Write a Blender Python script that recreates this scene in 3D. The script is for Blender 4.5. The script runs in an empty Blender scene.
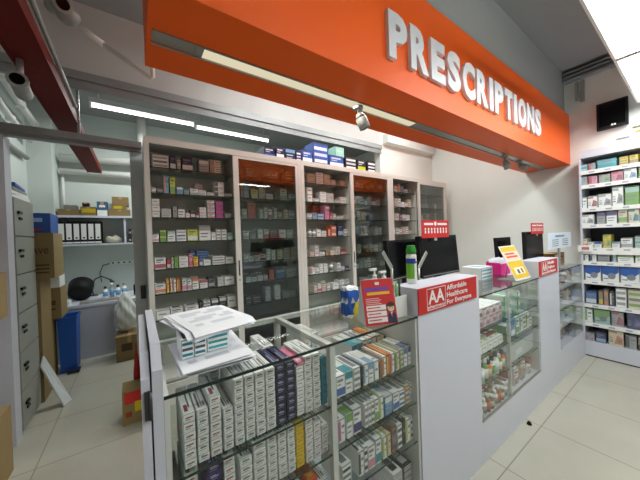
import bpy, bmesh, math, random
from mathutils import Vector, Matrix
random.seed(7)
SC = bpy.context.scene
COL = SC.collection
PI = math.pi

# ------------------------------------------------------------------ camera, world, lights, exposure
F_PX = 266.48; YAW = 0.60447; PITCH = -0.008258; ROLL = -0.034952; EYE = 1.42
_f = Vector((math.sin(YAW)*math.cos(PITCH), math.cos(YAW)*math.cos(PITCH), math.sin(PITCH)))
_r0 = Vector((math.cos(YAW), -math.sin(YAW), 0)); _u0 = _r0.cross(_f)
_r = _r0*math.cos(ROLL)+_u0*math.sin(ROLL); _u = -_r0*math.sin(ROLL)+_u0*math.cos(ROLL)
cam_d = bpy.data.cameras.new('camera'); cam = bpy.data.objects.new('camera', cam_d); COL.objects.link(cam)
cam.matrix_world = Matrix(((_r.x, _u.x, -_f.x, 0), (_r.y, _u.y, -_f.y, 0), (_r.z, _u.z, -_f.z, EYE), (0, 0, 0, 1)))
cam_d.sensor_width = 36; cam_d.lens = F_PX/640*36; cam_d.clip_start = 0.02; cam_d.clip_end = 60
SC.camera = cam
SC.view_settings.view_transform = 'Standard'; SC.view_settings.look = 'None'
SC.view_settings.gamma = 1; SC.view_settings.use_curve_mapping = False
SC.view_settings.exposure = 0.22
w = bpy.data.worlds.new('world'); SC.world = w; w.use_nodes = True
w.node_tree.nodes['Background'].inputs[0].default_value = (0.8, 0.9, 1, 1)
w.node_tree.nodes['Background'].inputs[1].default_value = 0.05

def area(name, loc, sx, sy, watts, color=(1, 1, 1), rot=(0, 0, 0), spread=PI):
    l = bpy.data.lights.new(name, 'AREA'); l.shape = 'RECTANGLE'; l.size = sx; l.size_y = sy
    l.energy = watts; l.color = color; l.spread = spread
    o = bpy.data.objects.new(name, l); COL.objects.link(o); o.location = loc; o.rotation_euler = rot
    return o
COOL = (0.95, 1.0, 0.97)
# ceiling luminaires; ones behind camera and above aisle are unseen, added for light (their housings are built further down)
LUMINAIRES = [(3.73, 0.22, 2.74), (2.47, 0.22, 2.74), (1.0, -.8, 2.95), (2.4, -.8, 2.95), (1.5, 1.95, 3.25), (3.0, 1.95, 3.25)]
WATTS = [13, 17, 14, 13, 15, 17]
for (lx, ly, lz), e in zip(LUMINAIRES, WATTS):
    area('luminaire_light', (lx, ly, lz-0.012), 1.18, 0.24, e, COOL)
for (lx, ly, lz), e in zip(LUMINAIRES[2:], (15, 13, 8, 9)):   # extra lamps added to brighten the fascia and cabinet fronts
    area('added_side_light', (lx, ly+.18, lz-.01), 1.18, 0.05, e, COOL, (PI/2, 0, PI))
# tubes on the dispensary ceiling
TUBES = [(0.18, 4.25, 3.14), (1.38, 4.32, 3.14)]
for x, y, z in TUBES:
    area('tube_light', (x, y, z-0.03), 1.14, 0.05, 18, COOL)
# tube in the channel under the orange fascia
area('fascia_tube_light', (0.97, 1.2, 2.21), 1.4, 0.04, 5, (1, 0.97, 0.85))

def at(px, py, ax, val):
    """world point on the plane ax = val along the sight line of a photograph pixel"""
    d = _f + _r*((px-320)/F_PX) + _u*((240-py)/F_PX)
    i = 'xyz'.index(ax); o = Vector((0, 0, EYE)); t = (val-o[i])/d[i]
    return o + d*t

# ------------------------------------------------------------------ materials
def lin(c):
    return tuple(((v/255)/12.92 if v/255 <= 0.04045 else ((v/255+0.055)/1.055)**2.4) for v in c)
_M = {}
def mat(name, rgb, rough=0.5, metal=0.0, spec=0.5, noise=0.0, nscale=8, coat=0.0, bump=0.0):
    if name in _M: return _M[name]
    m = bpy.data.materials.new(name); m.use_nodes = True; nt = m.node_tree
    b = nt.nodes['Principled BSDF']; c = lin(rgb)
    b.inputs['Base Color'].default_value = (*c, 1); b.inputs['Roughness'].default_value = rough
    b.inputs['Metallic'].default_value = metal; b.inputs['Specular IOR Level'].default_value = spec
    b.inputs['Coat Weight'].default_value = coat
    if noise or bump:
        tc = nt.nodes.new('ShaderNodeTexCoord'); n = nt.nodes.new('ShaderNodeTexNoise'); n.inputs['Scale'].default_value = nscale
        n.inputs['Detail'].default_value = 4
        nt.links.new(tc.outputs['Object'], n.inputs['Vector'])
        if noise:
            mx = nt.nodes.new('ShaderNodeMix'); mx.data_type = 'RGBA'
            mx.inputs[6].default_value = (*[v*(1-noise) for v in c], 1); mx.inputs[7].default_value = (*[min(1, v*(1+noise)) for v in c], 1)
            nt.links.new(n.outputs['Fac'], mx.inputs[0]); nt.links.new(mx.outputs[2], b.inputs['Base Color'])
        if bump:
            bp = nt.nodes.new('ShaderNodeBump'); bp.inputs['Strength'].default_value = bump; bp.inputs['Distance'].default_value = 0.01
            nt.links.new(n.outputs['Fac'], bp.inputs['Height']); nt.links.new(bp.outputs[0], b.inputs['Normal'])
    _M[name] = m; return m
def rgbm(rgb, rough=0.55, **k):
    return mat('print_%d_%d_%d' % tuple(rgb), rgb, rough, **k)
def emis(name, rgb, s):
    if name in _M: return _M[name]
    m = bpy.data.materials.new(name); m.use_nodes = True; nt = m.node_tree; nt.nodes.clear()
    e = nt.nodes.new('ShaderNodeEmission'); o = nt.nodes.new('ShaderNodeOutputMaterial')
    e.inputs[0].default_value = (*lin(rgb), 1); e.inputs[1].default_value = s; nt.links.new(e.outputs[0], o.inputs[0])
    _M[name] = m; return m
def glassm(name, tint, f0=0.04, rough=0.02):
    m = bpy.data.materials.new(name); m.use_nodes = True; nt = m.node_tree; nt.nodes.clear(); N = nt.nodes.new; L = nt.links.new
    t = N('ShaderNodeBsdfTransparent'); g = N('ShaderNodeBsdfGlossy'); lw = N('ShaderNodeLayerWeight'); lw.inputs[0].default_value = 0.5
    pw = N('ShaderNodeMath'); pw.operation = 'POWER'; pw.inputs[1].default_value = 5.0
    ma = N('ShaderNodeMath'); ma.operation = 'MULTIPLY_ADD'; ma.inputs[1].default_value = 0.9; ma.inputs[2].default_value = f0
    mx = N('ShaderNodeMixShader'); o = N('ShaderNodeOutputMaterial')
    t.inputs[0].default_value = (*tint, 1); g.inputs['Roughness'].default_value = rough
    L(lw.outputs['Facing'], pw.inputs[0]); L(pw.outputs[0], ma.inputs[0]); L(ma.outputs[0], mx.inputs[0])
    L(t.outputs[0], mx.inputs[1]); L(g.outputs[0], mx.inputs[2]); L(mx.outputs[0], o.inputs[0]); _M[name] = m; return m

WALL = mat('wall_paint', (226, 227, 222), 0.85, noise=0.03, nscale=2)
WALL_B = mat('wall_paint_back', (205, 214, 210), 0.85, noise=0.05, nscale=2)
CEIL = mat('ceiling_shaded_paint', (150, 152, 153), 0.9, noise=0.03, nscale=1.5)  # mid-grey: the ceiling's shade is put into its colour
ORANGE = mat('orange_laminate', (238, 94, 20), 0.45, spec=0.22)
REDB = mat('red_paint', (98, 15, 6), 0.6, spec=0.2, noise=0.2, nscale=30)
LAMI = mat('white_laminate', (212, 214, 226), 0.35, noise=0.02, nscale=3)
LAMI2 = mat('cream_laminate', (212, 214, 210), 0.45)
CABF = mat('cabinet_frame_paint', (214, 213, 207), 0.45)
CABI = mat('cabinet_inside', (192, 192, 186), 0.6, noise=0.03)
GREY = mat('grey_metal', (140, 143, 144), 0.45, metal=0.2)
DGREY = mat('dark_grey_metal', (70, 72, 74), 0.4, metal=0.5)
STEEL = mat('brushed_steel', (170, 168, 162), 0.35, metal=0.7)
WPLA = mat('white_plastic', (225, 226, 222), 0.45)
GPLA = mat('grey_plastic', (150, 150, 147), 0.5)
BLACK = mat('black_plastic', (9, 9, 11), 0.22, spec=0.2)
BLACKM = mat('matt_black_plastic', (18, 18, 20), 0.6, spec=0.25)
PAPER = mat('white_paper', (236, 237, 242), 0.8)
INK = mat('grey_ink', (120, 122, 128), 0.8)
DINK = mat('dark_ink', (45, 45, 52), 0.7)
KRAFT = mat('brown_cardboard', (138, 116, 76), 0.85, noise=0.08, nscale=12)
KRAFTD = mat('dark_brown_print', (84, 62, 42), 0.85)
RED = mat('red_print', (196, 32, 30), 0.5)
WHITE = mat('white_print', (240, 240, 238), 0.5)
BLUEP = mat('blue_plastic', (24, 84, 176), 0.4)
GLASS = glassm('clear_glass', (0.98, 0.99, 0.982), 0.03)
GLASSD = glassm('door_glass', (0.90, 0.93, 0.92), 0.05, 0.015)
GEDGE = mat('green_glass_edge', (22, 42, 36), 0.2)
SHELFG = glassm('shelf_glass', (0.9, 0.95, 0.93), 0.04)
FILING = mat('filing_cabinet_enamel', (146, 147, 140), 0.5, noise=0.03)

def tile_mat():
    m = bpy.data.materials.new('floor_tiles'); m.use_nodes = True; nt = m.node_tree; b = nt.nodes['Principled BSDF']
    N = nt.nodes.new; L = nt.links.new
    tc = N('ShaderNodeTexCoord'); sp = N('ShaderNodeSeparateXYZ'); L(tc.outputs['Object'], sp.inputs[0])
    def ln(out, off):
        a = N('ShaderNodeMath'); a.operation = 'ADD'; a.inputs[1].default_value = -off+59.0; L(out, a.inputs[0])
        d = N('ShaderNodeMath'); d.operation = 'DIVIDE'; d.inputs[1].default_value = 0.59; L(a.outputs[0], d.inputs[0])
        fr = N('ShaderNodeMath'); fr.operation = 'FRACT'; L(d.outputs[0], fr.inputs[0])
        s = N('ShaderNodeMath'); s.operation = 'SUBTRACT'; s.inputs[1].default_value = 0.5; L(fr.outputs[0], s.inputs[0])
        ab = N('ShaderNodeMath'); ab.operation = 'ABSOLUTE'; L(s.outputs[0], ab.inputs[0])
        g = N('ShaderNodeMath'); g.operation = 'GREATER_THAN'; g.inputs[1].default_value = 0.4945; L(ab.outputs[0], g.inputs[0]); return g
    gx = ln(sp.outputs[0], 2.37); gy = ln(sp.outputs[1], 0.695)
    mxm = N('ShaderNodeMath'); mxm.operation = 'MAXIMUM'; L(gx.outputs[0], mxm.inputs[0]); L(gy.outputs[0], mxm.inputs[1])
    n = N('ShaderNodeTexNoise'); n.inputs['Scale'].default_value = 3; n.inputs['Detail'].default_value = 8; L(tc.outputs['Object'], n.inputs['Vector'])
    c1 = N('ShaderNodeMix'); c1.data_type = 'RGBA'; c1.inputs[6].default_value = (*lin((172, 168, 154)), 1); c1.inputs[7].default_value = (*lin((188, 185, 172)), 1)
    L(n.outputs['Fac'], c1.inputs[0])
    c2 = N('ShaderNodeMix'); c2.data_type = 'RGBA'; c2.inputs[7].default_value = (*lin((128, 122, 106)), 1)
    L(mxm.outputs[0], c2.inputs[0]); L(c1.outputs[2], c2.inputs[6]); L(c2.outputs[2], b.inputs['Base Color'])
    r = N('ShaderNodeMath'); r.operation = 'MULTIPLY_ADD'; r.inputs[1].default_value = 0.5; r.inputs[2].default_value = 0.14; L(mxm.outputs[0], r.inputs[0])
    L(r.outputs[0], b.inputs['Roughness']); b.inputs['Specular IOR Level'].default_value = 0.5
    return m
TILE = tile_mat()

# ------------------------------------------------------------------ mesh helpers
def box(bm, x0, x1, y0, y1, z0, z1, mi=0, M=None):
    vs = [bm.verts.new((x, y, z)) for z in (z0, z1) for y in (y0, y1) for x in (x0, x1)]
    if M is not None:
        for v in vs: v.co = M @ v.co
    for q in ((0, 2, 3, 1), (4, 5, 7, 6), (0, 1, 5, 4), (2, 6, 7, 3), (0, 4, 6, 2), (1, 3, 7, 5)):
        f = bm.faces.new([vs[i] for i in q]); f.material_index = mi
    return vs
def quad(bm, pts, mi=0):
    f = bm.faces.new([bm.verts.new(p) for p in pts]); f.material_index = mi; return f
def cyl(bm, p0, p1, r0, r1=None, n=14, mi=0, caps=True):
    r1 = r0 if r1 is None else r1
    p0 = Vector(p0); p1 = Vector(p1); d = (p1-p0).normalized()
    a = d.orthogonal().normalized(); b = d.cross(a)
    A = [bm.verts.new(p0+(a*math.cos(2*PI*i/n)+b*math.sin(2*PI*i/n))*r0) for i in range(n)]
    B = [bm.verts.new(p1+(a*math.cos(2*PI*i/n)+b*math.sin(2*PI*i/n))*r1) for i in range(n)]
    for i in range(n):
        f = bm.faces.new((A[i], A[(i+1) % n], B[(i+1) % n], B[i])); f.material_index = mi; f.smooth = True
    if caps:
        f = bm.faces.new(A[::-1]); f.material_index = mi; f = bm.faces.new(B); f.material_index = mi
def lathe(bm, prof, c=(0, 0, 0), n=16, mi=0):
    """profile [(r,z)...]; mi may be a list per segment"""
    rings = []
    for r, z in prof:
        rings.append([bm.verts.new((c[0]+r*math.cos(2*PI*i/n), c[1]+r*math.sin(2*PI*i/n), c[2]+z)) for i in range(n)])
    for k in range(len(rings)-1):
        for i in range(n):
            f = bm.faces.new((rings[k][i], rings[k][(i+1) % n], rings[k+1][(i+1) % n], rings[k+1][i]))
            f.material_index = mi[k] if isinstance(mi, list) else mi; f.smooth = True
    f = bm.faces.new(rings[0][::-1]); f.material_index = mi[0] if isinstance(mi, list) else mi
    f = bm.faces.new(rings[-1]); f.material_index = mi[-1] if isinstance(mi, list) else mi
def tube(bm, pts, r, n=8, mi=0):
    pts = [Vector(p) for p in pts]; rings = []
    for k, p in enumerate(pts):
        d = (pts[min(k+1, len(pts)-1)]-pts[max(k-1, 0)]).normalized()
        a = d.cross(Vector((0.13, 0.31, 0.94))).normalized(); b = d.cross(a)
        rings.append([bm.verts.new(p+(a*math.cos(2*PI*i/n)+b*math.sin(2*PI*i/n))*r) for i in range(n)])
    for k in range(len(rings)-1):
        for i in range(n):
            f = bm.faces.new((rings[k][i], rings[k][(i+1) % n], rings[k+1][(i+1) % n], rings[k+1][i])); f.material_index = mi; f.smooth = True
    bm.faces.new(rings[0][::-1]).material_index = mi; bm.faces.new(rings[-1]).material_index = mi
def mesh_of(name, bm, mats, bevel=0.0):
    if bevel:
        es = [e for e in bm.edges if len(e.link_faces) == 2 and e.calc_face_angle(0) > 0.6]
        bmesh.ops.bevel(bm, geom=es, offset=bevel, segments=2, affect='EDGES', clamp_overlap=True)
    bmesh.ops.recalc_face_normals(bm, faces=bm.faces)
    me = bpy.data.meshes.new(name); bm.to_mesh(me); bm.free()
    for m in (mats if isinstance(mats, (list, tuple)) else [mats]): me.materials.append(m)
    return me
def obj(name, bm, mats, parent=None, loc=None, rot=None, bevel=0.0):
    me = bm if isinstance(bm, bpy.types.Mesh) else mesh_of(name, bm, mats, bevel)
    o = bpy.data.objects.new(name, me); COL.objects.link(o)
    if parent: o.parent = parent
    if loc is not None: o.location = loc
    if rot is not None: o.rotation_euler = rot
    return o
def tag(o, label, cat, group=None, kind=None):
    n = len(label.split()); assert 4 <= n <= 16, (n, label)
    o['label'] = label; o['category'] = cat
    if group: o['group'] = group
    if kind: o['kind'] = kind
    return o
def thing(name, label, cat, loc=(0, 0, 0), rot=(0, 0, 0), group=None):
    o = bpy.data.objects.new(name, None); COL.objects.link(o); o.location = loc; o.rotation_euler = rot
    return tag(o, label, cat, group)
def struct(name, bm, m, bevel=0):
    o = obj(name, bm, m, bevel=bevel); o['kind'] = 'structure'; return o
def B(*boxes):
    bm = bmesh.new()
    for b in boxes: box(bm, *b)
    return bm
def text_mesh(body, size, extrude=0.001, bold=0.0, space=1.0):
    cu = bpy.data.curves.new('lettering', 'FONT'); cu.body = body; cu.size = size; cu.extrude = extrude; cu.offset = bold
    cu.space_character = space; cu.resolution_u = 3
    t = bpy.data.objects.new('lettering', cu); COL.objects.link(t)
    dg = bpy.context.evaluated_depsgraph_get(); dg.update()
    me = bpy.data.meshes.new_from_object(t.evaluated_get(dg)); bpy.data.objects.remove(t); bpy.data.curves.remove(cu)
    return me
def text(name, body, x0, x1, z0, z1, y, m, parent=None, extrude=0.0008, bold=0.0, fit='both'):
    """lettering fitted to the rectangle x0..x1, z0..z1 (parent space) on a plane facing -Y at y"""
    me = text_mesh(body, 1.0, extrude, bold)
    xs = [v.co.x for v in me.vertices]; ys = [v.co.y for v in me.vertices]
    a, b, c, d = min(xs), max(xs), min(ys), max(ys)
    sx = (x1-x0)/(b-a); sy = (z1-z0)/(d-c)
    for v in me.vertices:
        v.co = Vector((x0+(v.co.x-a)*sx, y-v.co.z, z0+(v.co.y-c)*sy))
    me.materials.clear(); me.materials.append(m)
    o = bpy.data.objects.new(name, me); COL.objects.link(o)
    if parent: o.parent = parent
    return o

ORD = ['', 'first', 'second', 'third', 'fourth', 'fifth', 'sixth', 'seventh', 'eighth', 'ninth', 'tenth', 'eleventh', 'twelfth', 'thirteenth',
       'fourteenth', 'fifteenth', 'sixteenth', 'seventeenth', 'eighteenth', 'nineteenth', 'twentieth', '21st', '22nd', '23rd', '24th', '25th', '26th', '27th', '28th', '29th', '30th', '31st']
CN = dict(white=(240, 241, 239), cream=(214, 204, 180), grey=(150, 152, 152), navy=(18, 24, 66), blue=(40, 84, 170), sky=(110, 160, 205), teal=(0, 128, 146),
          green=(96, 160, 52), lime=(190, 205, 40), yellow=(228, 190, 18), orange=(228, 96, 34), red=(176, 30, 42), pink=(226, 130, 160), magenta=(200, 80, 160),
          purple=(44, 28, 100), brown=(140, 104, 70), black=(28, 28, 32), aqua=(60, 165, 185), mint=(150, 205, 185))

# ------------------------------------------------------------------ packs
def tone(c, k, to=(176, 180, 182)):
    return tuple(int(round(c[i]*(1-k)+to[i]*k)) for i in range(3))
_cart = {}
def carton_mesh(w_, d, h, body, ink=(92, 94, 104), accent=(150, 60, 70), style='end', bev=0.0014):
    key = (round(w_, 3), round(d, 3), round(h, 3), body, ink, accent, style)
    if key in _cart: return _cart[key]
    bm = bmesh.new(); box(bm, -w_/2, w_/2, -d/2, d/2, 0, h)
    bmesh.ops.bevel(bm, geom=list(bm.edges), offset=min(bev, h*.1), segments=1, affect='EDGES')
    e = 0.0004; yf = -d/2-e; zt = h+e
    quad(bm, [(-w_/2, yf, h*.93), (w_/2, yf, h*.93), (w_/2, yf, h*1.0), (-w_/2, yf, h*1.0)], 3)  # dark top and left strips painted in as shade between cartons
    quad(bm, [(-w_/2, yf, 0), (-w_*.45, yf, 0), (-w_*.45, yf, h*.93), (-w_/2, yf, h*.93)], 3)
    def fr(x0, x1, z0, z1, mi): quad(bm, [(x0*w_, yf, z0*h), (x1*w_, yf, z0*h), (x1*w_, yf, z1*h), (x0*w_, yf, z1*h)], mi)
    def tp(x0, x1, y0, y1, mi): quad(bm, [(x0*w_, y0*d, zt), (x1*w_, y0*d, zt), (x1*w_, y1*d, zt), (x0*w_, y1*d, zt)], mi)
    if style == 'end':
        fr(-.26, .3, .52, .68, 1); fr(-.34, .22, .3, .36, 1); fr(-.3, .1, .74, .8, 2)
        tp(-.3, -.12, -.42, .1, 1); tp(.0, .08, -.42, .3, 1); tp(.18, .34, -.4, -.25, 2)
    elif style == 'redend':
        fr(-.3, .3, .46, .62, 2); fr(-.34, .1, .26, .33, 1)
        tp(-.3, .0, -.42, -.2, 2); tp(.05, .2, -.3, .3, 1)
    elif style == 'plainend':
        fr(-.3, .25, .5, .6, 1); tp(-.3, .3, -.4, -.3, 2)
    elif style == 'band':
        fr(-.499, .499, .08, .42, 2); fr(-.36, .3, .7, .82, 1); fr(-.36, .05, .55, .61, 1); tp(-.3, .3, -.3, .3, 1)
    elif style == 'block':
        fr(-.499, -.1, .1, .9, 2); fr(0, .4, .6, .72, 1); fr(0, .3, .36, .42, 1); tp(-.45, -.1, -.45, .45, 2)
    elif style == 'top':
        fr(-.499, .499, .66, .96, 2); fr(-.36, .3, .42, .5, 1); fr(-.36, .2, .22, .28, 1); tp(-.49, .49, -.49, -.1, 2)
    elif style == 'stripes':
        for k in range(3): fr(-.42, .42, .12+.28*k, .26+.28*k, 1 if k % 2 else 2)
        tp(-.3, .3, -.4, .4, 1)
    elif style == 'disc':
        quad(bm, [(-.1*w_, yf, .12*h), (.46*w_, yf, .12*h), (.46*w_, yf, .5*h), (.1*w_, yf, .66*h)], 2)
        quad(bm, [(.1*w_, yf-e, .2*h), (.4*w_, yf-e, .26*h), (.34*w_, yf-e, .46*h), (.16*w_, yf-e, .4*h)], 1)
        fr(-.42, -.18, .2, .27, 1); fr(-.42, -.16, .34, .38, 1); fr(-.42, -.2, .46, .5, 1)
        fr(-.45, .1, .78, .9, 2)
    elif style == 'wave':
        quad(bm, [(-.499*w_, yf, .5*h), (.1*w_, yf, .3*h), (.499*w_, yf, .62*h), (.499*w_, yf, .98*h), ][:4], 2)
        quad(bm, [(-.499*w_, yf-e, .5*h), (.499*w_, yf-e, .8*h), (.499*w_, yf-e, .98*h), (-.499*w_, yf-e, .98*h)], 2)
        vs = [bm.verts.new((.08*w_+.24*w_*math.cos(a*PI/8), yf-2*e, h*.36+.2*h*math.sin(a*PI/8))) for a in range(16)]
        bm.faces.new(vs).material_index = 1
        fr(-.4, -.1, .15, .22, 1)
    me = mesh_of('carton', bm, [rgbm(body), rgbm(ink), rgbm(accent), rgbm(tuple(int(v*.62) for v in body))])  # last slot: body colour darkened for the painted edge shade
    _cart[key] = me; return me
_bot = {}
def bottle_mesh(r, h, body, cap, label):
    key = (round(r, 3), round(h, 3), body, cap, label)
    if key in _bot: return _bot[key]
    bm = bmesh.new()
    lathe(bm, [(r*.92, 0), (r, .03*h), (r, .15*h), (r*1.01, .15*h), (r*1.01, .58*h), (r, .58*h), (r, .68*h), (r*.5, .78*h), (r*.5, .8*h), (r*.62, .8*h), (r*.6, h)], n=12,
          mi=[0, 0, 2, 2, 2, 0, 0, 0, 1, 1])
    me = mesh_of('bottle', bm, [rgbm(body, 0.3), rgbm(cap, 0.4), rgbm(label)])
    _bot[key] = me; return me
def put(me, name, x, y, z, rz, label, cat, group):
    o = bpy.data.objects.new(name, me); COL.objects.link(o); o.location = (x, y, z); o.rotation_euler = (0, 0, rz)
    return tag(o, label, cat, group)

# ================================================================== STRUCTURE
XR = 4.5; ZC = 3.37
bm = bmesh.new(); box(bm, -2.6, XR, -3.2, 5.2, -0.05, 0); struct('floor', bm, TILE)
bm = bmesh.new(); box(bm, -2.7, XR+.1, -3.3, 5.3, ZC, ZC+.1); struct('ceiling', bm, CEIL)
struct('wall_right', B((XR, XR+.1, -3.3, 5.3, 0, ZC)), WALL)
struct('wall_back', B((-1.2, XR, 5.2, 5.3, 0, ZC)), WALL_B)
struct('wall_back_pier', B((-1.1, -.87, 4.85, 5.2, 0, ZC)), WALL_B)
struct('wall_left', B((-1.2, -1.1, 2.95, 5.2, 0, ZC)), WALL_B)
struct('wall_front', B((-2.6, XR, -3.3, -3.2, 0, ZC)), WALL)
struct('wall_left_front', B((-2.7, -2.6, -3.3, 2.95, 0, ZC)), WALL)
struct('wall_partition_pillar', B((-2.6, -.752, 2.83, 2.95, 0, 2.235)), mat('pillar_paint', (196, 196, 206), 0.5))
struct('wall_bulkhead', B((-2.6, 3.13, 2.83, 2.95, 2.8, ZC)), mat('bulkhead_paint', (196, 198, 197), 0.85))
struct('wall_partition', B((3.13, XR, 2.83, 2.95, 0, ZC)), WALL)
struct('wall_above_fascia', B((.07, XR, .99, 1.35, 2.84, ZC)), mat('upper_wall_shaded_paint', (150, 152, 153), 0.85))  # greyer than the other walls, shade painted into the colour
struct('trim_1', B((-2.6, 3.13, 2.80, 2.83, 2.67, 2.735), (-2.6, 3.13, 2.785, 2.95, 2.735, 2.8)), GREY)
struct('trim_2', B((-2.6, .07, 2.81, 2.9, 2.262, 2.315), (-2.6, .07, 2.83, 2.89, 2.235, 2.262)), GREY)
struct('trim_3', B((-.355, -.338, 2.84, 2.865, 2.315, 2.67)), GREY)
# wall duct right of the boxes
struct('trim_4', B((3.2, 4.42, 2.72, 2.83, 2.84, 2.98)), WALL)
# orange fascia with a metal light channel let into its underside
bm = bmesh.new()
box(bm, .06, XR, .95, 1.165, 2.22, 2.84); box(bm, .06, XR, 1.235, 1.42, 2.22, 2.84); box(bm, .06, XR, 1.165, 1.235, 2.27, 2.84)
box(bm, .06, .075, 1.165, 1.235, 2.22, 2.27)
struct('trim_5', bm, ORANGE)
struct('trim_6', B((.076, XR-.001, 1.1655, 1.2345, 2.2222, 2.2695), (.076, XR-.001, 1.158, 1.1655, 2.214, 2.2195), (.076, XR-.001, 1.2345, 1.242, 2.214, 2.2195)), STEEL)
fl = thing('fascia_light', 'slim lit fluorescent tube recessed in the underside of the orange fascia', 'ceiling light', (.97, 1.2, 2.222))
bm = bmesh.new(); box(bm, -.71, .71, -.028, .028, -.0055, -.0002); obj('diffuser', bm, emis('warm_diffuser', (255, 244, 208), 0.62), fl)
for s in (-1, 1): obj('end_cap', B((min(s*.71, s*.74), max(s*.71, s*.74), -.03, .03, -.0055, -.0002)), STEEL, fl)
# dispensary door leaf, slid open behind the cabinets
dr = struct('door_1', B((-.02, .6, 2.87, 2.91, 0.0, 2.235)), mat('door_grey', (214, 217, 222), 0.45))
bm = B((.02, .06, 2.862, 2.87, .93, 1.05), (.032, .05, 2.856, 2.862, .96, 1.0)); obj('door_lock', bm, DGREY, dr)

# pipes
def pipe(label, pts, r, m=WPLA, name='ceiling_pipe', cat='pipe', grp=None):
    bm = bmesh.new(); tube(bm, pts, r, 12)
    for p in pts[1:-1]:
        v = Vector(p); lathe(bm, [(r*1.1, -r), (r*1.3, -r*.5), (r*1.3, r*.5), (r*1.1, r)], v, 12)
    return tag(obj(name, bm, m), label, cat, grp)
pipe('thick upper white pipe running along the back wall above the shelves', [(-.84, 5.08, 2.66), (1.2, 5.08, 2.76), (3.4, 5.08, 2.78)], .055)
pipe('lower white pipe running along the back wall below a thicker pipe', [(-.84, 5.1, 2.48), (1.0, 5.1, 2.5), (3.4, 5.1, 2.52)], .04)
pipe('thin upright conduit in the corner beside the binder shelf', [(-.82, 5.15, 1.85), (-.82, 5.15, 2.44)], .018)
pipe('short upright white pipe hanging from the dispensary ceiling behind the cabinet', [(.13, 4.9, 2.78), (.13, 4.9, 3.37)], .06)
pipe('curved white pipe high on the left wall, the upper of two', [(-.98, 3.2, 3.2), (-.98, 3.75, 3.05), (-.98, 4.2, 2.98), (-.98, 4.71, 2.95)], .035)
pipe('curved white pipe high on the left wall, the lower of two', [(-1.03, 3.1, 3.1), (-1.03, 3.6, 2.86), (-1.03, 4.1, 2.78), (-1.03, 4.71, 2.74)], .03)
pipe('short grey pipe bracketed to the left wall just above the filing cabinet', [(-1.06, 3.7, 2.5), (-1.06, 4.7, 2.52)], .025, GPLA)

# red overhead beam
bm = bmesh.new(); box(bm, -.49, -.36, .5, 4.66, 2.4, 2.46); box(bm, -.5, -.49, .5, 4.66, 2.395, 2.47); box(bm, -.36, -.35, .5, 4.66, 2.395, 2.47)
tag(obj('overhead_beam', bm, REDB), 'long dark red beam running overhead into the dispensary through the opening', 'beam')
bm = bmesh.new(); tube(bm, [(-.34, .6, 2.49), (-.335, 1.4, 2.5), (-.338, 2.0, 2.485), (-.34, 2.7, 2.48)], .012, 6)
tag(obj('ceiling_cable', bm, GPLA), 'thin grey cable lying along the edge of the red overhead beam', 'cable')

# luminaire bodies; ones behind camera and above aisle are added, unseen
for i, (lx, ly, lz) in enumerate(LUMINAIRES):
    lab = ['big bright white ceiling light nearest the right wall, top right corner', 'big white ceiling light next to the one nearest the right wall',
           'unseen white ceiling light added behind the camera over the middle floor', 'unseen white ceiling light added behind the camera towards the right wall', 'added white ceiling light hidden above the aisle, left of the two behind the fascia', 'added white ceiling light hidden above the aisle, right of the two behind the fascia'][i]
    t = thing('ceiling_light', lab, 'ceiling light', (lx, ly, lz), group='ceiling lights over the shop floor')
    bm = bmesh.new(); box(bm, -.62, .62, -.17, .17, .012, .06); box(bm, -.62, .62, -.17, -.155, -.03, .012); box(bm, -.62, .62, .155, .17, -.03, .012)
    box(bm, -.62, -.605, -.155, .155, -.03, .012); box(bm, .605, .62, -.155, .155, -.03, .012)
    obj('housing', bm, WPLA, t)
    bm = bmesh.new(); box(bm, -.6, .6, -.15, .15, -.008, .008); obj('diffuser', bm, emis('cool_diffuser', (250, 255, 255), 3.2), t)
    for s in (-.4, .4):
        bm = bmesh.new(); cyl(bm, (s, 0, .06), (s, 0, ZC-lz), .006, n=6); obj('hanging_rod', bm, GREY, t)
for i, (x, y, z) in enumerate(TUBES):
    t = thing('tube_light', ['lit fluorescent tube on the dispensary ceiling, left one of the pair', 'lit fluorescent tube on the dispensary ceiling, right one of the pair'][i], 'tube light', (x, y, z), group='fluorescent tubes in the dispensary')
    bm = bmesh.new(); box(bm, -.59, .59, -.05, .05, .02, .08); cyl(bm, (-.5, 0, .08), (-.5, 0, ZC-z), .006, n=6); cyl(bm, (.5, 0, .08), (.5, 0, ZC-z), .006, n=6)
    obj('housing', bm, WPLA, t)
    bm = bmesh.new(); cyl(bm, (-.57, 0, 0), (.57, 0, 0), .018, n=12); obj('tube', bm, emis('tube_glow', (246, 255, 250), 5.0), t)
    for s in (-1, 1):
        bm = bmesh.new(); box(bm, min(s*.57, s*.59), max(s*.57, s*.59), -.025, .025, -.028, .02); obj('lamp_holder', bm, WPLA, t)

# conduits on the ceiling at the right wall
for k, (yy, zz) in enumerate(((.99, 3.3), )):
    bm = bmesh.new()
    for j in range(3): box(bm, XR-.1, XR-.02, -.6, .98, 3.22+j*.045, 3.24+j*.045)
    tag(obj('cable_tray', bm, GREY), 'grey cable tray running along the top of the right wall', 'cable tray')
bm = bmesh.new(); box(bm, XR-.04, XR-.001, .80, .84, 2.95, 3.2); box(bm, XR-.04, XR-.001, .86, .885, 2.98, 3.2)
tag(obj('wall_conduit', bm, GPLA), 'short grey conduits dropping down the right wall beside the fascia', 'conduit')

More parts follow.
